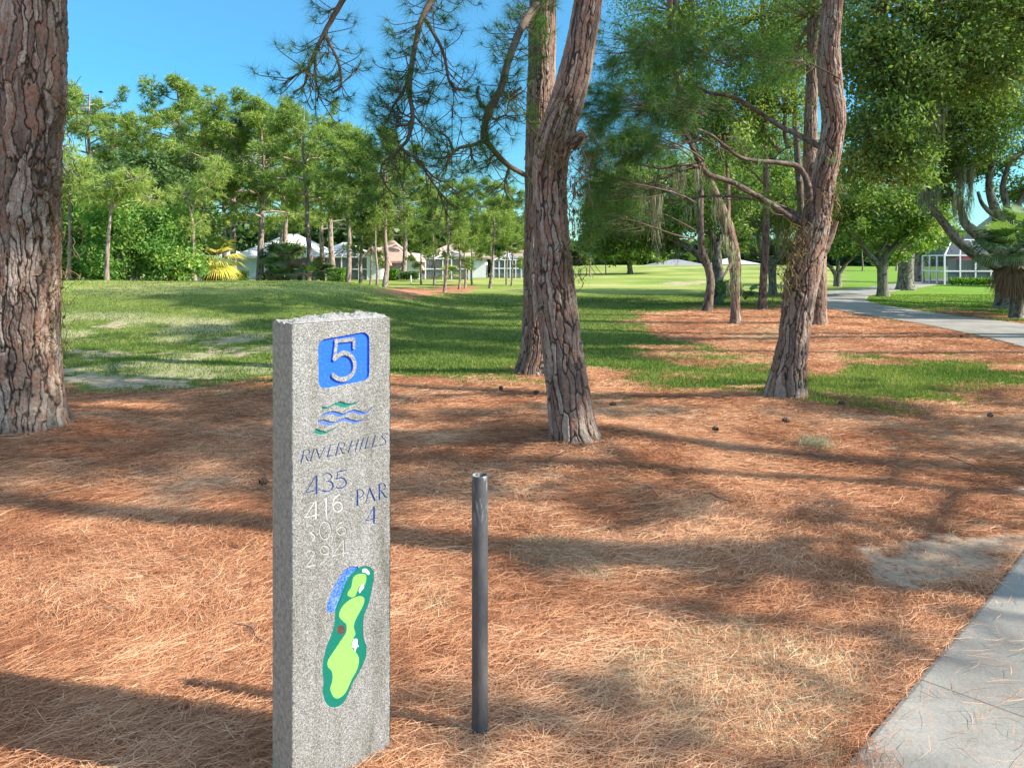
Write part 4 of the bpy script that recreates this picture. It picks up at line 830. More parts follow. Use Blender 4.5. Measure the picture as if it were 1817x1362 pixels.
# ---- oaks along the cart path
GQ_ = 'oaks along the cart path'
px_tree('oak_tree', 'small forked oak beyond the bend of the path, left of the others', 'oak tree', (1486, 508, 13), [(1486, 495, 12), (1486, 485, 14)], limbs=[[(1484, 490, 8), (1475, 475, 7), (1462, 466, 5), (1450, 450, 4)], [(1488, 488, 8), (1500, 470, 6), (1515, 455, 5), (1525, 445, 4)], [(1486, 485, 7), (1487, 465, 6), (1480, 440, 4)]],
        blobs=[(1485, 428, 0, 40, 18, 3, 2400), (1450, 425, 1, 30, 20, 3, 1500), (1522, 420, 0, 32, 18, 3, 1900), (1490, 400, 2, 55, 28, 3, 3600)], leafsize=.19, group=GQ_)
px_tree('oak_tree', 'dark forked oak standing in the lawn inside the bend of the path', 'oak tree', (1567, 526, 20), [(1566, 505, 17), (1566, 485, 17), (1566, 470, 19)], limbs=[[(1563, 475, 12), (1550, 460, 10), (1535, 442, 9), (1522, 425, 8), (1505, 408, 6), (1495, 385, 4)], [(1568, 472, 12), (1573, 450, 9), (1592, 432, 8), (1612, 412, 7), (1625, 390, 4)], [(1566, 470, 8), (1560, 450, 6), (1572, 430, 5), (1578, 400, 4)], [(1592, 432, 5), (1610, 430, 4), (1630, 415, 3)]],
        blobs=[(1572, 408, 0.6, 40, 20, 2.0, 1900), (1515, 396, 0, 44, 20, 2.2, 2300), (1618, 388, 0, 40, 22, 2.2, 2200), (1565, 370, 0, 60, 36, 2.8, 5200), (1500, 350, 0, 55, 40, 2.8, 4600), (1630, 350, 0, 45, 40, 2.6, 3200), (1545, 440, 1.5, 20, 8, 1.0, 260), (1592, 455, 1.5, 18, 7, 1.0, 220)], leafsize=.15, group=GQ_)
px_tree('oak_tree', 'thick pale oak trunk flaring at the foot beside the path', 'oak tree', (1607, 515, 32), [(1607, 500, 26), (1608, 470, 25), (1611, 440, 22), (1613, 410, 17), (1616, 380, 14)], limbs=[[(1612, 420, 12), (1630, 400, 9), (1650, 385, 6)]],
        blobs=[(1625, 415, 0, 30, 20, 2, 1300), (1598, 436, -1, 22, 18, 1.5, 900), (1650, 410, 2, 30, 28, 2.5, 1800), (1620, 370, 1, 45, 35, 3, 2800)], leafsize=.17, group=GQ_, leaf='oak_leaf_bright')
px_tree('oak_tree', 'darker thick trunk half hidden behind the pale one', 'oak tree', (1630, 501, 19), [(1630, 490, 17), (1631, 465, 17), (1633, 445, 16), (1636, 420, 12)],
        blobs=[(1640, 440, 0, 22, 16, 2, 1300), (1638, 412, 1, 28, 20, 2, 1500)], leafsize=.2, group=GQ_, leaf='oak_leaf_bright')
px_tree('oak_tree', 'great oak at the right with heavy curving limbs above the palm fronds', 'oak tree', (1795, 548, 54), [(1795, 530, 48), (1793, 490, 44), (1788, 460, 44), (1782, 440, 40)], bark='oak_bark',
        limbs=[[(1785, 480, 22), (1760, 468, 20), (1735, 455, 18), (1712, 438, 17), (1692, 418, 16), (1672, 392, 14), (1655, 370, 12), (1640, 350, 8)], [(1783, 455, 24), (1762, 440, 22), (1745, 425, 21), (1725, 408, 18), (1712, 395, 15), (1705, 370, 10), (1690, 345, 7)], [(1782, 450, 26), (1778, 420, 24), (1774, 395, 22), (1765, 370, 16), (1755, 330, 12), (1760, 280, 9), (1752, 220, 6)], [(1778, 410, 16), (1790, 385, 13), (1805, 365, 11), (1820, 340, 8)], [(1778, 400, 14), (1786, 370, 12), (1780, 330, 10), (1790, 290, 8)], [(1770, 385, 10), (1755, 375, 9), (1742, 360, 7), (1735, 340, 5)]],
        blobs=[(1815, 335, .6, 34, 26, 1.4, 1600), (1650, 300, .8, 44, 34, 1.4, 3200), (1740, 290, .8, 40, 26, 1.4, 2200), (1720, 250, -.5, 50, 40, 1.8, 4200), (1700, 180, -1, 60, 50, 2, 5400), (1790, 180, -1, 50, 50, 2, 4200), (1650, 250, 0, 45, 50, 1.8, 4200), (1655, 350, .8, 24, 16, 1, 500), (1830, 400, 0, 40, 30, 1.5, 1600), (1700, 90, -1, 80, 60, 2.4, 6000), (1800, 80, -1, 80, 60, 2.4, 5000), (1640, 160, -.5, 50, 50, 2, 4000), (1850, 250, 0, 40, 90, 1.5, 2600)],
        leafsize=.10, group=GQ_, moss=[(1712, 300, -.4, .22, 12, 1.6), (1695, 350, -.4, .3, 10, 1.0), (1650, 335, -.3, .3, 8, .8), (1620, 200, -.5, .3, 8, .9)])
# near oak whose trunk stands outside the frame; its boughs fill the top right
px_tree('oak_tree', 'nearest oak, its leafy boughs filling the top right above the cart path', 'oak tree', (2150, 610, 60), [(2150, 590, 56), (2148, 500, 52), (2140, 400, 48)], group=GQ_,
        limbs=[[(2140, 420, 34), (2060, 300, 28), (1950, 200, 22), (1820, 140, 16), (1700, 120, 11), (1600, 150, 8), (1550, 200, 5)], [(2140, 400, 34), (2050, 200, 26), (1900, 60, 20), (1720, 10, 14), (1560, 20, 9)]],
        blobs=[(1560, 215, 0, 55, 45, 1.0, 4200), (1610, 150, 0, 60, 50, 1.1, 4800), (1540, 110, 0, 50, 60, 1.0, 4200), (1600, 290, .3, 60, 38, .9, 3600), (1530, 290, .3, 40, 32, .9, 2200), (1680, 90, 0, 60, 60, 1.1, 4400), (1560, 20, 0, 80, 60, 1.3, 4600), (1700, 10, 0, 90, 60, 1.3, 4600), (1820, 40, 0, 80, 70, 1.3, 4200), (1760, 130, 0, 50, 40, 1.0, 2000)], leafsize=.078, moss=[(1660, 190, 0, .15, 6, .7), (1560, 60, 0, .15, 4, .7)])
# ---------------------------------------------------------------- far pines among the houses (a few grown, the rest copies of them)
def far_pine(H, cs, Rm, nb, seed, dens, bend, r0, needle='needle_far', clump=.50):
    rs = np.random.default_rng(seed); k = 7; zs = np.linspace(0, H, k)
    P_ = np.stack([bend*np.sin(zs/H*3+seed)*.5+rs.normal(0, .05, k), rs.normal(0, .08, k), zs], 1); P_[0, :2] = 0; P_[0, 2] = -.3
    r_ = np.linspace(r0, r0*.25, k); r_[0] *= 1.25
    V, Q, at = bark_tube(P_, r_, n=18, step=.16, depth=.02, cw=.16, chh=.5, seed=seed)
    root = bpy.data.objects.new('pine_tree', None); COL.objects.link(root)
    part('trunk', V, Q, M['far_bark'], root, True, at)
    bt, ft = pine_crown(None, P_, H*cs, H*.985, Rm, nb, rs, dens=dens, tuftn=8, L=.42, wd=.05, r0=r0*.35, clump=clump)
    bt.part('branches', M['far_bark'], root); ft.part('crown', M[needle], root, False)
    return root
PROTO = {'full': far_pine(12.0, .38, 3.0, 26, 41, 1.4, .5, .24), 'tall': far_pine(12.0, .48, 2.5, 22, 42, 1.25, .7, .20), 'slim': far_pine(11.0, .45, 1.7, 20, 43, 1.1, .4, .13),
         'loose': far_pine(11.0, .40, 2.3, 17, 44, 1.0, .8, .16), 'short': far_pine(7.0, .35, 1.3, 16, 45, .9, .3, .11, clump=.4), 'wide': far_pine(12.0, .46, 3.5, 26, 46, 1.4, .4, .22)}
PROTO['bare'] = far_pine(17.0, .64, 2.5, 22, 48, .9, .6, .21)
PROTO['sparse'] = far_pine(9.0, .38, 2.5, 15, 49, .55, .5, .14)
PH = {'sparse': 9, 'bare': 17, 'full': 12, 'tall': 12, 'slim': 11, 'loose': 11, 'short': 7, 'wide': 12}; used = set()
GF = 'pines between the green and the houses'
FAR = [(165, 498, 168, 'wide', 46, 'pine beyond the green nearest the huge left trunk, with a rounded clear crown'),
       (205, 498, 235, 'full', 50, 'pine showing over the bushes in the gap left of the tallest pine'),
       (321, 498, 150, 'tall', 47, 'tallest ragged pine rising above the bushes, its top cut off by the sky'),
       (403, 498, 225, 'full', 48, 'pine trunk standing close to the yellow palm, hidden half by its neighbour'),
       (415, 499, 185, 'wide', 45.5, 'thick reddish trunk just right of the yellow palm'),
       (461, 498, 188, 'full', 46, 'pine standing in front of the white house wall'),
       (545, 505, 192, 'wide', 43, 'broad pine rising out of the dark palmetto clump'),
       (616, 511, 238, 'tall', 42, 'pine in front of the pale screened porch, beside the bright hedge'),
       (640, 514, 250, 'slim', 40, 'slim pine just right of the bright clipped hedge'),
       (656, 515, 370, 'short', 39.5, 'thin leaning young pine in front of the white gable'),
       (668, 517, 300, 'slim', 38.5, 'left trunk of the close pair on the bare pine straw'),
       (681, 516, 236, 'tall', 38.6, 'right and thicker trunk of the close pair on the pine straw'),
       (788, 519, 320, 'loose', 36.5, 'pine standing alone on the brown straw before the tan roof'),
       (770, 505, 330, 'slim', 48, 'thin pine left of the dark screened porch'),
       (748, 505, 400, 'short', 48.5, 'short pine on the lawn left of the dark screened porch'),
       (814, 514, 392, 'short', 40, 'first of the row of thin stems right of the lone pine'),
       (825, 513, 330, 'slim', 41.5, 'second thin stem of the row, right of the lone pine'),
       (838, 507, 400, 'short', 47, 'small bushy young pine on the lawn before the tan roof end'),
       (869, 512, 322, 'loose', 42, 'pine with a flared foot right of the tan roofed house'),
       (872, 498, 370, 'slim', 55, 'thin pine close behind the flared one'),
       (899, 505, 350, 'slim', 48, 'slim pine left of the upright front trunk'),
       (907, 508, 400, 'short', 46, 'young pine nearest the upright front trunk'),
       (240, 496, 212, 'full', 54, 'pine close left of the tallest ragged one, behind the thicket'), (505, 498, 205, 'full', 52, 'pine between the white house wall and the palmetto clump'), (592, 496, 225, 'full', 56, 'pine over the bright clipped hedge, set well back'), (715, 494, 262, 'full', 62, 'tall pine behind the white gables'), (360, 497, 205, 'tall', 53, 'pine behind the yellowing palm'),
       (575, 495, 265, 'full', 62, 'pine behind the first screened porch'),
       (715, 492, 300, 'full', 68, 'pine growing behind the pinkish roof'),
       (500, 492, 245, 'wide', 66, 'pine behind the white roof'),
       (765, 490, 335, 'wide', 80, 'pine behind the tan roof on its left'),
       (845, 490, 320, 'full', 78, 'pine behind the tan roof on its right'),
       (905, 490, 340, 'wide', 76, 'pine behind the dark porch at the far right of the houses'),
       (280, 492, 262, 'full', 60, 'pine behind the bushes left of the tallest one'),
       (370, 492, 250, 'wide', 62, 'pine behind the bushes right of the tallest one'),
       (1048, 487, 405, 'short', 74, 'pale young tree on the far side of the fairway, right of the front trunk'),
       (1075, 487, 400, 'slim', 86, 'pine beyond the fairway left of the far oak'),
       (1310, 484, 395, 'full', 96, 'pine far beyond the fairway behind the mossy trunk'),
       (1440, 484, 400, 'wide', 100, 'pine far beyond the fairway behind the crooked pine'),
       (1530, 484, 405, 'wide', 90, 'pine far beyond the path between the forked oaks'),
       (1590, 484, 400, 'full', 92, 'pine far beyond the path behind the forked oak of the lawn')]
for n_, (u, vb, vt, k_, Y, lab) in enumerate(FAR):
    X = (u-CX)/F*Y; z = float(zg(np.array([X]), np.array([Y]))[0]); H = EYE-(vt-V0)/F*Y-z; s_ = H/PH[k_]
    o_ = PROTO[k_] if k_ not in used else copy_tree(PROTO[k_]); used.add(k_)
    wscale = s_*(.92+.16*((n_*37) % 10)/10)
    o_.location = (X, Y, z); o_.rotation_euler = (0, 0, n_*2.1); o_.scale = (wscale, wscale, s_)
    tag(o_, lab, 'pine tree', GF)
# pines and oaks outside the frame whose shade falls across the straw
GS = 'pines outside the frame that shade the straw'
for n_, (X, Y, H, k_, lab) in enumerate([(9.4, 1.7, 17, 'bare', 'nearest bare stemmed pine right of the viewer, outside the frame'), (12.5, 3.4, 17, 'bare', 'second bare stemmed pine, across the path, outside the frame'), (10.9, 2.9, 9.5, 'sparse', 'thin crowned low pine across the path, outside the frame'), (13.4, 5.6, 8.0, 'sparse', 'second thin crowned low pine across the path, outside the frame'),
     (15.8, 10.2, 17, 'bare', 'third bare stemmed pine, outside the frame'), (30, 21.5, 15, 'wide', 'broad pine beyond the near oak, outside the frame'), (12.4, 14.6, 17, 'bare', 'bare stemmed pine between the path and the near oak, outside the frame'), (15.2, 18.2, 18, 'bare', 'bare stemmed pine just past the path bend, outside the frame')]):
    o_ = PROTO[k_] if k_ not in used else copy_tree(PROTO[k_]); used.add(k_); s_ = H/PH[k_]; X_ = float(X); z = float(zg(np.array([X_]), np.array([float(Y)]))[0])
    o_.location = (X_, Y, z); o_.rotation_euler = (0, 0, n_*1.3); o_.scale = (s_,)*3; tag(o_, lab, 'pine tree', GS)
# ---------------------------------------------------------------- bushes beyond the green, at the left
def bush(name, label, cat, u, v, Y, blobs, mat, size, group, stem=True):
    X = (u-CX)/F*Y; z = float(zg(np.array([X]), np.array([Y]))[0]); root = empty(name, (X, Y, z), label, cat, group)
    a0 = np.array([X, Y, z+.1])
    if stem:
        mb = Acc()
        for q in range(4):
            e = a0+np.array([rng.normal(0, .4), rng.normal(0, .3), rng.uniform(.8, 1.5)]); V, Q, at = low_tube(np.array([a0-[0, 0, .3], (a0+e)/2+rng.normal(0, .06, 3), e]), np.array([.07, .055, .04]), 8); mb.add(V, Q, at)
        mb.part('stems', M['oak_bark'], root)
    oak_blobs(root, Y, blobs, np.array([a0+[0, 0, .7], a0+[0, 0, 1.2]]), mat, size)
    return root
GB = 'bushes and small trees beyond the green'
bush('broadleaf_tree', 'dark green leafy tree touching the huge left trunk, lowest layer', 'broadleaf tree', 130, 500, 33, [(150, 355, 1.5, 44, 30, 1.6, 2600), (120, 450, 0, 40, 50, 1.6, 4200), (150, 400, 1, 50, 45, 1.8, 4200), (110, 380, 0, 30, 40, 1.5, 2400)], 'shrub_leaf', .16, GB)
bush('broadleaf_tree', 'leafy bush with yellow new growth near the middle of the thicket', 'broadleaf tree', 220, 500, 32, [(225, 375, 1.5, 44, 24, 1.5, 2600), (200, 460, 0, 46, 42, 1.5, 4600), (235, 420, 1, 42, 45, 1.6, 4200), (190, 400, 0, 36, 30, 1.5, 2600)], 'shrub_leaf', .15, GB)
bush('broadleaf_tree', 'rounded green bush at the right end of the thicket', 'broadleaf tree', 310, 500, 33, [(300, 455, 0, 44, 46, 1.5, 4600), (270, 430, .5, 36, 40, 1.5, 3000), (335, 475, 0, 20, 26, 1.0, 1600), (310, 400, .5, 40, 34, 1.5, 2800)], 'shrub_leaf', .15, GB)
bush('broadleaf_tree', 'taller dark leaved tree standing behind the thicket', 'broadleaf tree', 250, 498, 38, [(230, 350, 0, 50, 40, 2, 3600), (300, 350, 0, 50, 40, 2, 3600), (260, 300, 0, 40, 30, 2, 2200), (340, 390, 0, 44, 44, 2, 3600), (160, 340, 0, 50, 40, 2, 3000)], 'dark_leaf', .2, GB)
# pale green young pines leaning out over the thicket
rs = np.random.default_rng(77)
for n_, (u, v, Y, bl, lab) in enumerate([(120, 500, 31, [(125, 300, 42, 34, 80), (110, 260, 26, 26, 50), (135, 340, 30, 24, 50)], 'yellow green young pine against the huge left trunk'),
        (190, 500, 30.5, [(200, 330, 46, 26, 100), (235, 318, 40, 24, 80), (175, 350, 36, 22, 60), (270, 352, 34, 18, 50)], 'bright young pine spreading over the top of the thicket'),
        (350, 500, 33, [(330, 345, 36, 24, 70), (370, 330, 30, 30, 60), (345, 400, 26, 22, 46), (385, 300, 26, 26, 46)], 'bright young pine over the right end of the thicket')]):
    X = (u-CX)/F*Y; z = float(zg(np.array([X]), np.array([Y]))[0]); root = empty('young_pine', (X, Y, z), lab, 'pine tree', 'young pines over the thicket')
    topc = W(bl[0][0], bl[0][1]+10, Y); P_ = bez(np.array([X, Y, z-.2]), topc, 0, 7); V, Q, at = low_tube(P_, np.linspace(.11, .04, 7), 10); part('trunk', V, Q, M['far_bark'], root, True, at)
    ft, bt = Acc(), Acc()
    for (bu, bv, ru, rv, k) in bl:
        c = W(bu, bv, Y); C = c+in_ball(k, .3)*np.array([ru/F*Y, .9, rv/F*Y]); ft.add(*tufts(C, unit(C-c+np.array([0, 0, .4])), 16, .36, .03, rv=np.clip(rng.normal(.75, .2, k), 0, 1)))
        V, Q = tube(bez(P_[-2], c, .05, 5), np.linspace(.05, .02, 5), 5, False); bt.add(V, Q, {'crack': np.full(len(V), .8), 'plate': rng.random(len(V))})
        for q in C[::6]: V, Q = tube(bez(c, q, .05, 4), np.linspace(.02, .008, 4), 4, False); bt.add(V, Q, {'crack': np.full(len(V), .8), 'plate': rng.random(len(V))})
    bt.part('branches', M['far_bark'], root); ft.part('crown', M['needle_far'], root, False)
# ---------------------------------------------------------------- palms and palmettos
def fan(c, ax, Rr_, n=26, droop=.25, fold=.3, wd=.045, spread=2.3):
    """one fan leaf: narrow folded leaflets radiating from c round the direction ax"""
    ax = unit(np.asarray(ax, float)); s_ = unit(np.cross(ax, [0, 0, 1.0])+1e-4); up_ = np.cross(s_, ax)
    th = np.linspace(-spread/2, spread/2, n); V = []; 
    for a_ in th:
        d = ax*math.cos(a_)+s_*math.sin(a_); L = Rr_*(.8+.2*math.cos(a_*.8))*rng.uniform(.9, 1.08); m_ = c+d*L*.55+up_*.02; e = c+d*L+np.array([0, 0, -droop*L*rng.uniform(.7, 1.4)])
        w_ = unit(np.cross(d, up_))*wd*.5*Rr_
        V += [c-w_*.1, c+w_*.1, m_+w_, m_-w_, e]
    V = np.array(V); b = np.arange(n)[:, None]*5
    Q = np.concatenate([b+[0, 1, 2, 3]]); T_ = np.concatenate([b+[3, 2, 4]])
    return V, Q, T_, np.repeat(rng.random(n)*.5+rng.random()*.5, 5)
def palm(name, label, base, Hc, nf, Rl, mats, group, stalk=.5, Y=None, trunk_r=.16, dead=0, low=-.35, deadmat='palm_dead', lean=(0, 0)):
    u, v = base; X = (u-CX)/F*Y; z = float(zg(np.array([X]), np.array([Y]))[0]); root = empty(name, (X, Y, z), label, 'palm', group)
    c = np.array([X+lean[0], Y+lean[1], z+Hc])
    if Hc > .5:
        P_ = bez(np.array([X, Y, z-.2]), c, 0, 6); V, Q, at = bark_tube(P_, np.array([trunk_r*1.1]+[trunk_r]*5), n=40, step=.03, depth=.03, cw=.12, chh=.12, seed=int(u)); part('trunk', V, Q, M['oak_bark'], root, True, at)
    for q in range(nf):
        el_ = rng.uniform(low, 1.25); az = q*2.4+rng.normal(0, .3); d = np.array([math.cos(az)*math.cos(el_), math.sin(az)*math.cos(el_), math.sin(el_)])
        p = c+d*stalk*rng.uniform(.7, 1.2); V, Q, T_, rn = fan(p, d+np.array([0, 0, -.25]), Rl*rng.uniform(.85, 1.1))
        Vs, Qs = tube(np.array([c, (c+p)/2+[0, 0, .03], p]), np.array([.014, .010, .008]), 4, False)
        L_ = np.array(root.location); mesh('frond', np.concatenate([V, Vs])-L_, [Q, T_, Qs+len(V)], M[mats[q % len(mats)]], root, False, {'rnd': np.concatenate([rn, np.full(len(Vs), .6)])})
    for q in range(dead):
        az = q*2.4; el_ = rng.uniform(-1.3, -.75); d = np.array([math.cos(az)*math.cos(el_), math.sin(az)*math.cos(el_), math.sin(el_)])
        p = c+d*.3+[0, 0, -.1]; V, Q, T_, rn = fan(p, d, Rl*.85, 18, .45, wd=.05, spread=1.5); mesh('dead_frond', V-np.array(root.location), [Q, T_], M[deadmat], root, False, {'rnd': rn})
    return root
GPm = 'palms'
palm('cabbage_palm', 'cabbage palm with a skirt of dead fronds in front of the great oak', (1800, 540), 1.75, 34, .82, ['palm_leaf'], GPm, .5, 19.6, .17, 22)
palm('cabbage_palm', 'second palm, cut by the right edge, beside the great oak', (1850, 545), 2.1, 16, .95, ['palm_leaf'], GPm, .75, 20.6, .16, 10)
palm('palmetto', 'low palmetto between the mossy trunk and the dark straight one', (1322, 537), .15, 9, .62, ['palm_leaf'], 'palmettos', .35, 26.5, .1, 0, .2)
palm('palmetto', 'low palmetto at the foot of the spreading oak', (1286, 540), .2, 11, .7, ['palm_leaf'], 'palmettos', .3, 26, .1, 0, .1)
palm('cabbage_palm', 'yellowing palm with dead fronds at the right end of the thicket', (384, 498), 1.5, 26, 1.25, ['palm_yellow', 'palm_yellow', 'palm_leaf'], GPm, .6, 38.5, .2, 10, -.6)
palm('cabbage_palm', 'taller green palm just behind the yellowing one', (368, 498), 2.9, 16, 1.1, ['palm_leaf', 'palm_yellow'], GPm, .6, 39.5, .18, 8)
palm('cabbage_palm', 'small palm with brown dead fronds against the thicket', (343, 498), 2.6, 8, .9, ['palm_dead', 'palm_leaf'], GPm, .5, 41, .16, 8)
for n_, (u, Y, hc, lab, cs_) in enumerate([(490, 43.5, .9, 'palmetto at the left end of the dark clump', ['palm_leaf']), (512, 43, 1.3, 'tallest palmetto of the dark clump', ['palm_leaf', 'palm_leaf', 'palm_dead']), (532, 42, .6, 'palmetto in the middle front of the dark clump', ['palm_leaf', 'palm_dead']), (556, 41, .5, 'brownish palmetto right of the broad pine trunk', ['palm_leaf', 'palm_dead']), (572, 42, .5, 'low palmetto at the right end of the dark clump', ['palm_leaf']), (503, 42, .4, 'low palmetto at the front left of the dark clump', ['palm_leaf'])]):
    palm('palmetto', lab, (u, 500), hc*1.2+.1, 15, .85, cs_, 'palmettos in the clump by the house', .55, Y-1.5, .14, 4, .1)
palm('palmetto', 'small fan palm on the lawn before the dark screened porch', (799, 500), .5, 12, .8, ['palm_leaf', 'palm_yellow'], 'palmettos', .4, 56, .1, 0)
bush('broadleaf_tree', 'small broad leaved tree in front of the white wall', 'broadleaf tree', 478, 500, 46, [(482, 455, 0, 16, 14, .8, 700), (500, 448, 0, 24, 18, .9, 1300), (515, 450, .5, 24, 20, 1, 1200), (480, 480, 0, 18, 16, .8, 700)], 'dark_leaf', .2, 'garden trees')
def hedge(label, u0, u1, vt, vb, Y, mat='hedge_leaf', n=5200):
    h0 = W(u0, vb, Y); h1 = W(u1, vt, Y); root = empty('hedge', ((h0[0]+h1[0])/2, Y, float(zg(np.array([h0[0]]), np.array([Y]))[0])), label, 'hedge', 'clipped hedges')
    k = n; C = np.stack([rng.uniform(h0[0], h1[0], k), Y+rng.uniform(-.5, .5, k), h0[2]-.2+(h1[2]-h0[2]+.2)*rng.random(k)**.7], 1)
    V, Q, at = leaves(C, .13, None, -.2, .6); part('foliage', V, Q, M[mat], root, False, at)
    return root
hedge('bright green clipped hedge before the pale screened porch', 583, 612, 477, 497, 54)
hedge('clipped hedge beside the grey wall, behind the pair of pines', 687, 705, 478, 492, 60)
hedge('low dark hedge at the foot of the white gable', 712, 742, 483, 491, 60, 'dark_leaf', 3000)
hedge('dark green square hedge right of the thick reddish trunk', 421, 437, 482, 497, 50, 'dark_leaf', 3000)
hedge('low shrubs along the screened porch of the house at the right', 1690, 1760, 494, 499, 48, 'hedge_leaf', 2600)
# ---------------------------------------------------------------- houses
M['wall_white'] = mat_plain('wall_white', (.72, .72, .70), .8, .2, var=.05, scale=3); M['wall_blue'] = mat_plain('wall_blue', (.50, .60, .63), .8, .2, var=.05, scale=3)
M['wall_grey'] = mat_plain('wall_grey', (.36, .37, .36), .8, .2, var=.06, scale=3); M['frame_white'] = mat_plain('frame_white', (.75, .76, .77), .5, .4, var=.03)
M['window'] = mat_plain('window', (.03, .04, .05), .15, .6, var=.3, scale=2)
def roofmat(name, c):
    t = NT(name); o = t.obj(); b = t.n('TexBrick', ins={'Vector': t.map(o, (1, 1, 1)), 'Scale': 3.0, 'Mortar Size': .02, 'Color1': (*[x*1.1 for x in c], 1), 'Color2': (*[x*.82 for x in c], 1), 'Mortar': (*[x*.6 for x in c], 1)})
    M[name] = t.princ(t.mix(.4, b.outputs[0], t.ramp(t.noise(o, 3, 4), [(.3, tuple(x*.8 for x in c)), (.7, tuple(min(1, x*1.15) for x in c))])), .85, .2)
roofmat('roof_white', (.68, .66, .62)); roofmat('roof_pink', (.46, .31, .25)); roofmat('roof_tan', (.45, .36, .28)); roofmat('roof_grey', (.24, .235, .24)); roofmat('roof_brown', (.34, .27, .22))
t = NT('screen_mesh'); d = t.n('BsdfDiffuse', ins={'Color': (.10, .115, .125, 1)}); tr = t.n('BsdfTransparent'); mx = t.n('MixShader', ins={0: .42, 1: d.outputs[0], 2: tr.outputs[0]}); t.t.links.new(mx.outputs[0], t.out.inputs[0]); M['screen_mesh'] = t.m
def hip(x0, x1, y0, y1, ze, zr, over=.4, ridge=.5, gable=False):
    x0 -= over; x1 += over; y0 -= over; y1 += over; ym = (y0+y1)/2; ix = 0 if gable else min((y1-y0)/2, (x1-x0)/2*ridge*2*.9)
    V = [(x0, y0, ze), (x1, y0, ze), (x1, y1, ze), (x0, y1, ze), (x0+ix, ym, zr), (x1-ix, ym, zr), (x0, y0, ze-.18), (x1, y0, ze-.18), (x1, y1, ze-.18), (x0, y1, ze-.18)]
    Q = [(0, 1, 5, 4), (2, 3, 4, 5), (6, 9, 8, 7), (6, 7, 1, 0), (7, 8, 2, 1), (8, 9, 3, 2), (9, 6, 0, 3)]; return np.array(V), np.array(Q), np.array([(1, 2, 5), (3, 0, 4)])
def house(label, x0, x1, y0, y1, ze, zr, wall, roof, z0=-.2, wins=(), gable=False, group='houses beyond the fairway', extra=()):
    root = empty('house', ((x0+x1)/2, y0, 0), label, 'house', group)
    mb = MB().box(x0, y0, z0, x1, y1, ze-.19)
    for (a, b, c_, d_, e_) in extra: mb.box(a, c_, z0, b, d_, e_)
    L_ = np.array(root.location); w_ = mb.build('wall', M[wall], root); w_.data.transform(__import__('mathutils').Matrix.Translation(-Vector(L_)))
    V, Q, T_ = hip(x0, x1, y0, y1, ze, zr, gable=gable); mesh('roof', V-L_, [Q, T_], M[roof], root)
    for (a, b, za, zb_) in wins:
        f = MB().box(a-.08, y0-.06, za-.08, b+.08, y0-.002, za).box(a-.08, y0-.06, zb_, b+.08, y0-.002, zb_+.08).box(a-.08, y0-.06, za, a, y0-.002, zb_).box(b, y0-.06, za, b+.08, y0-.002, zb_).box((a+b)/2-.03, y0-.05, za, (a+b)/2+.03, y0-.002, zb_).build('window', M['frame_white'], root)
        f.data.transform(__import__('mathutils').Matrix.Translation(-Vector(L_))); g = MB().box(a, y0-.03, za, b, y0-.004, zb_).build('pane', M['window'], f); g.data.transform(__import__('mathutils').Matrix.Translation(-Vector(L_)))
    return root
def gablebox(root, x0, x1, y0, y1, ze, zr, wall, roof, z0=-.2):
    """a wing whose gable faces the viewer"""
    L_ = np.array(root.location); xm = (x0+x1)/2
    V = np.array([(x0, y0, z0), (x1, y0, z0), (x1, y0, ze), (xm, y0, zr), (x0, y0, ze), (x0, y1, z0), (x1, y1, z0), (x1, y1, ze), (xm, y1, zr), (x0, y1, ze)])-L_
    mesh('gable_wall', V, [np.array([(0, 1, 2, 4), (0, 4, 9, 5), (1, 6, 7, 2)]), np.array([(4, 2, 3)])], M[wall], root)
    o_ = .35; k = (zr-ze)/(xm-x0)*o_; V = np.array([(x0-o_, y0-o_, ze-k+.03), (xm, y0-o_, zr+.03), (x1+o_, y0-o_, ze-k+.03), (x0-o_, y1, ze-k+.03), (xm, y1, zr+.03), (x1+o_, y1, ze-k+.03)]); V2 = V+[0, 0, .14]
    mesh('roof', np.concatenate([V, V2])-L_, [np.array([(6, 7, 10, 9), (7, 8, 11, 10), (0, 3, 4, 1), (1, 4, 5, 2), (0, 1, 7, 6), (1, 2, 8, 7), (0, 6, 9, 3), (2, 5, 11, 8)])], M[roof], root)
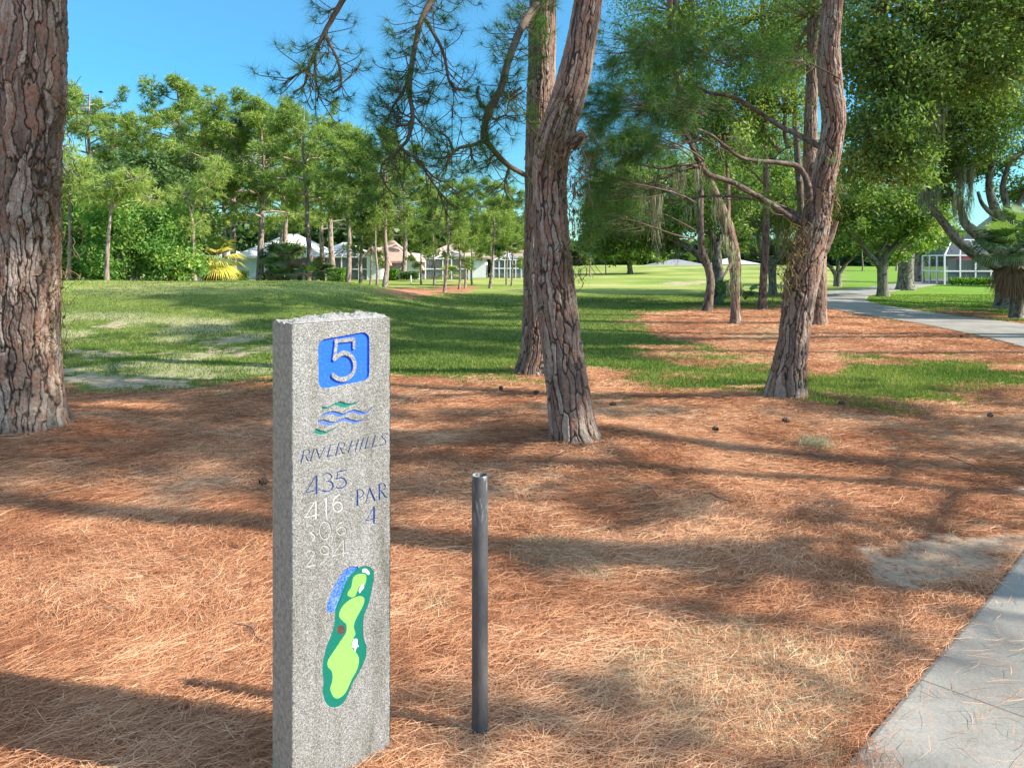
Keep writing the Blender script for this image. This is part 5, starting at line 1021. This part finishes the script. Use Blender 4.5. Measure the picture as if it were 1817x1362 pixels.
def cage(label, x0, x1, y0, y1, ze, zr, nx_c, frame='frame_white', z0=-.2, rail=.9, ins=1.6):
    """screened pool cage: white beams with dark mesh, mansard top"""
    root = empty('screened_porch', ((x0+x1)/2, y0, 0), label, 'screened porch', 'screened porches'); L_ = Vector(root.location); Tm = __import__('mathutils').Matrix.Translation(-L_)
    fr = MB(); xs = np.linspace(x0, x1, nx_c+1); r_ = .045
    for x in xs:
        fr.box(x-r_, y0-r_, z0, x+r_, y0+r_, ze); xi = x0+ins+(x-x0)/(x1-x0)*(x1-x0-2*ins); fr.bar((x, y0, ze), (xi, y0+ins, zr), r_); fr.bar((xi, y0+ins, zr), (xi, y1, zr), r_)
    for z_ in (ze, rail): fr.box(x0-r_-.004, y0-r_-.004, z_-r_, x1+r_+.004, y0+r_+.004, z_+r_)
    for x in (x0, x1):
        for y in np.linspace(y0, y1, 4)[1:]: fr.box(x-r_-.003, y-r_, z0, x+r_+.003, y+r_, ze)
        fr.box(x-r_-.006, y0+r_+.01, ze-r_, x+r_+.006, y1, ze+r_-.003); fr.box(x-r_-.006, y0+r_+.01, rail-r_, x+r_+.006, y1, rail+r_-.003)
    fr.bar((x0+ins, y0+ins, zr+.005), (x1-ins, y0+ins, zr+.005), r_)
    fr.build('frame', M[frame], root).data.transform(Tm)
    V = np.array([(x0, y0, z0), (x1, y0, z0), (x1, y0, ze), (x0, y0, ze), (x1-ins, y0+ins, zr), (x0+ins, y0+ins, zr), (x0, y1, z0), (x1, y1, z0), (x1, y1, ze), (x0, y1, ze), (x1-ins, y1, zr), (x0+ins, y1, zr)])-np.array(L_)
    mesh('screen', V, np.array([(0, 1, 2, 3), (3, 2, 4, 5), (0, 3, 9, 6), (1, 7, 8, 2), (5, 4, 10, 11), (3, 5, 11, 9), (2, 8, 10, 4)]), M['screen_mesh'], root)
    return root
ux = lambda u, Y: (u-CX)/F*Y
uz = lambda v, Y: EYE-(v-V0)/F*Y
house('white roofed house with a pale blue wall behind the broad leaved tree', ux(418, 64), ux(560, 64), 64, 74, uz(455, 64), uz(415, 69), 'wall_blue', 'roof_white')
house('white roofed house mostly hidden behind the yellowing palm', ux(330, 70), ux(405, 70), 70, 79, uz(462, 70), uz(440, 74), 'wall_blue', 'roof_white')
c1_ = house('white house behind the pale screened porch, left of the pinkish roof', ux(552, 68), ux(640, 68), 68, 76, uz(455, 68), uz(430, 72), 'wall_white', 'roof_white')
cage('pale screened porch of the white house, behind the bright hedge', ux(560, 62), ux(652, 62), 62, 67.8, uz(456, 62), uz(441, 62), 6)
h2 = house('house with a pinkish brown roof and white gables in the middle of the row', ux(650, 66), ux(712, 66), 66, 75, uz(463, 66), uz(426, 70), 'wall_grey', 'roof_pink')
gablebox(h2, ux(641, 62), ux(676, 62), 62, 66.5, uz(463, 62), uz(441, 62), 'wall_white', 'roof_pink'); gablebox(h2, ux(718, 63), ux(744, 63), 63, 70, uz(470, 63), uz(452, 63), 'wall_white', 'roof_tan')
h3 = house('tan roofed house with a dark screened porch, left of the flared pine', ux(752, 70), ux(862, 70), 70, 80, uz(456, 70), uz(428, 75), 'wall_white', 'roof_tan')
cage('dark screened porch of the tan roofed house', ux(755, 64), ux(832, 64), 64, 69.8, uz(459, 64), uz(446, 64), 5)
cage('dark screened porch half hidden by trunks, furthest right in the row', ux(876, 70), ux(925, 70), 70, 75, uz(461, 70), uz(450, 70), 5)
house('brown roofed house behind the furthest right screened porch', ux(872, 75.5), ux(960, 75.5), 75.5, 84, uz(458, 75.5), uz(440, 80), 'wall_grey', 'roof_brown')
house('low grey roofed house far beyond the crest of the fairway', ux(1160, 150), ux(1262, 150), 150, 163, uz(472, 150), uz(460, 156), 'wall_white', 'roof_grey', group=None)
house('pale house far away behind the mossy trunk', ux(1270, 165), ux(1345, 165), 165, 176, uz(468, 165), uz(458, 170), 'wall_white', 'roof_white', group=None)
house('house with a steep grey roof behind the great oak', 33.6, ux(1900, 56), 51.8, 56.5, uz(452, 52), uz(372, 54), 'wall_grey', 'roof_grey', group=None)
cage('white framed screened porch of the grey roofed house, seen under the oak limbs', ux(1676, 49), ux(1840, 49), 49, 51.6, uz(453, 49), uz(425, 49), 6, rail=uz(481, 49), ins=1.2)
house('brown roofed house at the right edge behind the palms', ux(1822, 44), ux(1990, 44), 44, 46.5, uz(446, 44), uz(385, 45), 'wall_white', 'roof_brown', group=None)
# patio umbrella seen through the porch
Yu = 50.3; c = W(1714, 461, Yu); um = empty('patio_umbrella', (c[0], Yu, 0), 'faded red patio umbrella standing open inside the white framed porch', 'umbrella')
a = np.linspace(0, 2*math.pi, 9)[:-1]; rr = .95; V = [tuple(c+[0, 0, .45])]+[(c[0]+rr*math.cos(x), Yu+rr*math.sin(x), c[2]-.02) for x in a]+[(c[0]+rr*math.cos(x), Yu+rr*math.sin(x), c[2]-.17) for x in a]
part('canopy', np.array(V), [np.array([(1+j, 1+(j+1) % 8, 9+(j+1) % 8, 9+j) for j in range(8)]), np.array([(0, 1+j, 1+(j+1) % 8) for j in range(8)])][::1][1], mat_plain('umbrella_red', (.50, .12, .11), .8, .1), um)
V, Q = tube(np.array([[c[0], Yu, 0], [c[0], Yu, c[2]+.5]]), np.array([.03, .025]), 8); part('pole', V, Q, M['frame_white'], um, True)
# low pale wall by the palms, marker post on the lawn
wl_ = MB().box(ux(352, 52), 52, -.2, ux(418, 52), 52.25, uz(491, 52)).box(ux(351.5, 52), 51.96, uz(491, 52)+.002, ux(418.5, 52), 52.29, uz(489.5, 52)); o_ = wl_.build('garden_wall', M['wall_blue']); tag(o_, 'low pale wall under the yellowing palm', 'garden wall')
h = hit(729, 504); P_ = np.array([[h[0], h[1], h[2]-.1], [h[0], h[1], h[2]+.62]]); V, Q = tube(P_, np.array([.05, .05]), 10); V = np.vstack([V, P_[1]+[0, 0, .03]]); T_ = np.array([(10+j, 10+(j+1) % 10, 20) for j in range(10)])
tag(mesh('marker_post', V, [Q, T_], M['frame_white']), 'short white marker post on the lawn before the white gable', 'marker post')
# far oak across the fairway, and the wood that closes the view
px_tree('oak_tree', 'broad oak far across the fairway, its crown touching the hanging needles', 'oak tree', (1118, 486, 12), [(1118, 478, 9), (1117, 470, 9), (1118, 462, 10)], limbs=[[(1118, 465, 6), (1108, 455, 4), (1095, 448, 3)], [(1118, 465, 6), (1130, 455, 4), (1142, 447, 3)]],
        blobs=[(1118, 430, 0, 40, 26, 4, 4200), (1080, 445, 0, 26, 20, 3, 2200), (1155, 443, 0, 28, 22, 3, 2400), (1120, 405, 2, 50, 24, 4, 3600)], leafsize=.38, group=None)
rs = np.random.default_rng(5); ac = Acc(); tr_ = Acc()
for (u0, u1, Y, v0_, v1_, n) in [(-700, 340, 95, 400, 500, 150), (340, 960, 98, 372, 480, 190), (960, 1500, 175, 418, 474, 150), (1450, 2300, 120, 400, 480, 150), (2200, 3600, 120, 380, 490, 120)]:
    for q in range(n):
        u = rs.uniform(u0, u1); Yq = Y*rs.uniform(.97, 1.22); top = EYE-(v0_+rs.uniform(0, 30)-V0)/F*Y; z0 = float(zg(np.array([ux(u, Yq)]), np.array([Yq]))[0])
        c = np.array([ux(u, Yq), Yq, 0]); hh = top-z0; rr = hh*rs.uniform(.25, .4); k = 260
        for lvl in (.72, .42, .16):
            C = c+in_ball(k, .3)*np.array([rr, rr*.8, hh*.24])+np.array([0, 0, z0+hh*lvl]); ac.add(*leaves(C, .011*Y, np.full(k, np.clip(rs.normal(.5, .25), 0, 1)), .1, .7))
w_ = ac.part('far_wood', M['wood_leaf'], None, False, loc=(0, 0, 0)); tag(w_, 'mixed green wood closing the view behind the houses and the fairway', 'wood', None, 'stuff')
# ---------------------------------------------------------------- pine straw, dry grass, green blades (nobody could count them)
def scatter(n, ymax, pick, ymin=1.9, marg=1.25, p=1.6):
    y = ymin*(ymax/ymin)**(rng.random(n)**(1/p)); x = (rng.random(n)*2-1)*.70*marg*y+0*y; z = zg(x, y); ne_, sa_, dr_, la_, fa_, pd_ = zones(x, y, z)
    k = pick(ne_, sa_, dr_, la_, fa_, pd_, x, y); k = rng.random(n) < k; return x[k], y[k], z[k]
def litter_mesh(x, y, z, L, wd, lift, aniso=.8, up=.25):
    k = len(x); flow = fbm(x*.55, y*.55, 0, 51, 3)*3.2+.35; th = flow+rng.normal(0, aniso, k)
    L = L*(.5+.8*rng.random(k)); tl = rng.normal(0, 1, k)*up*.35+.03; d = np.stack([np.cos(th), np.sin(th), tl], 1); bend = rng.normal(0, .22, (k, 1)); s_ = np.stack([-np.sin(th), np.cos(th), 0*th], 1)
    c = np.stack([x, y, z+lift*rng.random(k)+.003], 1); h_ = L[:, None]/2; p0 = c-d*h_+s_*bend*h_; p2 = c+d*h_+s_*bend*h_; p1 = c
    p0[:, 2] = np.maximum(p0[:, 2], c[:, 2]-.004); p2[:, 2] = np.maximum(p2[:, 2], c[:, 2]-.004)
    sw = unit(s_+rng.normal(0, .5, (k, 3)))*(wd*(1+y/4.5)*.5)[:, None] if np.ndim(wd) else unit(s_+rng.normal(0, .5, (k, 3)))*(wd*(1+y/4.5)*.5)[:, None]
    V = np.stack([p0-sw*.6, p0+sw*.6, p1-sw, p1+sw, p2-sw*.3, p2+sw*.3], 1).reshape(-1, 3); b = np.arange(k)[:, None]*6
    Q = np.stack([b+[0, 1, 3, 2], b+[2, 3, 5, 4]], 1).reshape(-1, 4)
    tone = np.clip(.48+.5*fbm(x*1.8, y*1.8, 0, 61, 4)+rng.normal(0, .24, k), 0, 1)
    return V, Q, {'rnd': np.repeat(tone, 6)}
x, y, z = scatter(960000, 24, lambda ne, sa, dr, la, fa, pd, x, y: np.clip(ne-.95*sa-.5*dr, .0, 1)*(pd > 1.2)+(.02+.5*ss((pd-.85)/.4)*(fbm(x*1.1, y*1.1, 0, 93, 3) > -.05))*(pd < 1.2)*(y < 9))
V, Q, at = litter_mesh(x, y, np.where(path_dist(x, y) < 1.2, z+.03, z), .115, .00115, .028)
tag(mesh('pine_straw', V, Q, M['litter'], attrs=at), 'rust brown fallen pine needles covering the ground', 'pine straw', None, 'stuff')
def blades(x, y, z, h, wd, spread=.5):
    k = len(x); th = rng.random(k)*6.283; h = h*(.4+.9*rng.random(k)); ln_ = rng.random(k)*spread; ph = rng.random(k)*6.283
    s_ = np.stack([np.cos(th), np.sin(th), 0*th], 1)*(wd*(1+y/12)*.5)[:, None]; b = np.stack([x, y, z-.005], 1); t_ = b+np.stack([np.cos(ph)*ln_*h, np.sin(ph)*ln_*h, h], 1)
    V = np.stack([b-s_, b+s_, t_], 1).reshape(-1, 3); tone = np.clip(.5+.4*fbm(x*.8, y*.8, 0, 71, 3)+rng.normal(0, .2, k), 0, 1)
    return V, np.arange(3*k).reshape(-1, 3), {'rnd': np.repeat(tone, 3)}
x, y, z = scatter(190000, 8, lambda ne, sa, dr, la, fa, pd, x, y: np.clip(dr+.12*(ne > .5)*(fbm(x*.8, y*.8, 0, 81, 3) > .25)-.5*sa, 0, 1)*(pd > 1.2), 2.0)
V, Q, at = blades(x, y, z, .035, .0042, 1.9); tag(mesh('dry_grass', V, Q, M['straw'], attrs=at), 'patches of short straw coloured dead grass in the pine straw', 'dry grass', None, 'stuff')
x, y, z = scatter(620000, 34, lambda ne, sa, dr, la, fa, pd, x, y: np.clip(1-ne*1.0-sa*1.1-dr, 0, 1)*(pd > 1.25)*(y > 7)*np.where(fa > .6, .3, 1), 7.0, 1.2, 1.0)
V, Q, at = blades(x, y, z, .045, .006, .8); tag(mesh('grass_blades', V, Q, M['blade'], attrs=at), 'rough green grass blades between the pine straw and the fairway', 'grass', None, 'stuff')
# ---------------------------------------------------------------- small things lying on the straw
M['cone'] = mat_plain('cone', (.10, .065, .045), .8, .2, var=.4, scale=60); M['stick'] = mat_plain('stick', (.16, .11, .08), .9, .1, var=.4, scale=40); M['chip'] = mat_plain('chip', (.42, .27, .16), .85, .15, var=.35, scale=40)
def cone_mesh():
    V = []; Q = []; P_ = np.linspace(0, 1, 9); a = np.linspace(0, 6.283, 10, endpoint=False)
    V = np.array([((t_-.5)*.085, math.cos(x+i_*.3)*r_, math.sin(x+i_*.3)*r_+.024) for i_, t_ in enumerate(P_) for x in a for r_ in [.024*math.sin(min(1, t_*1.15+.12)*math.pi)**.6*(1.15 if (i_+int(x*3)) % 2 else .8)]])
    Q = np.array([(i*10+j, i*10+(j+1) % 10, (i+1)*10+(j+1) % 10, (i+1)*10+j) for i in range(8) for j in range(10)]); return V, Q
V, Q = cone_mesh(); c0 = None
for n_, (u, v, lab) in enumerate([(1495, 722, 'dark pine cone right of the foot of the crooked pine'), (1267, 772, 'pine cone between the front pine and the crooked pine'), (1757, 741, 'pale grey pine cone near the right edge'), (1397, 760, 'brown pine cone below the crooked pine'), (1705, 600, 'pine cone on the far straw bank beside the path'), (950, 700, 'pine cone just below the upright pine'), (890, 693, 'leftmost pine cone below the upright pine'), (470, 858, 'dark pine cone close to the left side of the granite marker'), (1085, 725, 'pine cone right of the leaning trunk')]):
    h = hit(u, v)
    if c0 is None: c0 = mesh('pine_cone', V, Q, M['cone']); o_ = c0
    else: o_ = c0.copy(); COL.objects.link(o_)
    o_.location = (h[0], h[1], h[2]+.012); o_.rotation_euler = (.2, .1, n_*1.9); tag(o_, lab, 'pine cone', 'pine cones on the straw')
for n_, (pts, r_, lab) in enumerate([([(1145, 868), (1158, 876), (1168, 888)], .008, 'short dark stick right of the pipe in the middle of the straw'), ([(1630, 812), (1652, 820)], .008, 'small dark stick at the right of the straw'), ([(60, 882), (110, 872), (158, 860), (152, 852)], .008, 'long pale stick below the huge left trunk'), ([(970, 855), (985, 862), (1000, 870)], .006, 'thin twig below the leaning pine'), ([(1150, 930), (1180, 922), (1205, 915)], .004, 'thin reddish twig right of the pipe'), ([(1215, 950), (1262, 960)], .004, 'slender twig lying in the sun right of the pipe')]):
    P_ = np.array([hit(u, v)+[0, 0, .02] for u, v in pts]); P_, rr = resample(P_, np.linspace(r_, r_*.5, len(P_)), .02); P_ = P_+rng.normal(0, .003, P_.shape); V, Q = tube(P_, rr, 8, False)
    tag(mesh('fallen_stick', V, Q, M['stick'], None, True), lab, 'stick', 'sticks on the straw')
def flake(name, label, cat, u, v, L, Wd, mat, rz, group=None, n=40):
    h = hit(u, v); a = np.linspace(0, 6.283, n, endpoint=False); rr = 1+.25*np.sin(a*3+u)+.12*rng.normal(0, 1, n); x_ = np.cos(a)*L*rr; y_ = np.sin(a)*Wd*rr; cr_, sr_ = math.cos(rz), math.sin(rz)
    T0 = np.stack([x_*cr_-y_*sr_, x_*sr_+y_*cr_, .020+.008*np.sin(a*2)], 1); B0 = T0-[0, 0, .012]; V = np.vstack([[0, 0, .026], T0, B0])+h
    T_ = np.array([(0, 1+j, 1+(j+1) % n) for j in range(n)]); Q_ = np.array([(1+n+j, 1+n+(j+1) % n, 1+(j+1) % n, 1+j) for j in range(n)])
    return tag(mesh(name, V, [Q_, T_], mat), label, cat, group)
flake('bark_piece', 'pale broken piece of bark on the straw left of the granite marker', 'bark piece', 290, 882, .055, .03, M['chip'], .3)
for (u, v, L, lab, m_) in [(1573, 932, .02, 'pale leaf lying in the straw toward the path', 'straw'), (1498, 1050, .018, 'tan leaf at the edge of the bare sand', 'straw'), (1185, 945, .018, 'small brown leaf right of the pipe', 'chip'), (1077, 1035, .014, 'dark leaf fragment by the long shadow right of the pipe', 'cone'), (100, 968, .02, 'grey leaf low at the left of the straw', 'stick'), (775, 875, .012, 'white fleck left of the pipe', 'wall_white')]:
    flake('fallen_leaf', lab, 'leaf', u, v, L, L*.45, M['chip'] if m_ == 'straw' else M[m_], u*.1, 'leaves on the straw', 16)
h = hit(1445, 798); V, Q, at = tangle(np.array([h+[0, 0, .03]]), 420, .14, np.array([.07, .06, .02]), .003); tag(mesh('moss_clump', V, Q, M['moss'], attrs=at), 'tuft of grey moss lying on the straw below the crooked pine', 'moss clump')

tw0 = None
for q in range(14):
    y_ = 2.9+5.5*rng.random(); x_ = (rng.random()*1.3-.65)*y_; z_ = float(zg(np.array([x_]), np.array([y_]))[0])
    if tw0 is None:
        P_ = np.array([(-.09, 0, 0), (-.03, .012, .006), (.03, -.006, .008), (.10, .014, .002)]); P_, rr = resample(P_, np.array([.0035, .003, .0026, .0016]), .01); V, Q = tube(P_, rr, 6, False)
        V2, Q2 = tube(np.array([(.02, -.004, .008), (.045, -.03, .012), (.06, -.05, .010)]), np.array([.002, .0016, .001]), 5, False); o_ = tw0 = mesh('twig', np.vstack([V, V2]), [Q, Q2+len(V)], M['stick'], None, True)
    else: o_ = tw0.copy(); COL.objects.link(o_)
    if path_dist(np.array([x_]), np.array([y_]))[0] < 1.3: x_ -= 2.0
    o_.location = (x_, y_, z_+.026); o_.rotation_euler = (rng.normal(0, .1), rng.normal(0, .1), rng.random()*6.28); s_ = .6+.9*rng.random(); o_.scale = (s_,)*3
    tag(o_, 'little dark forked twig lying loose among the pine needles', 'twig', 'little twigs among the needles')
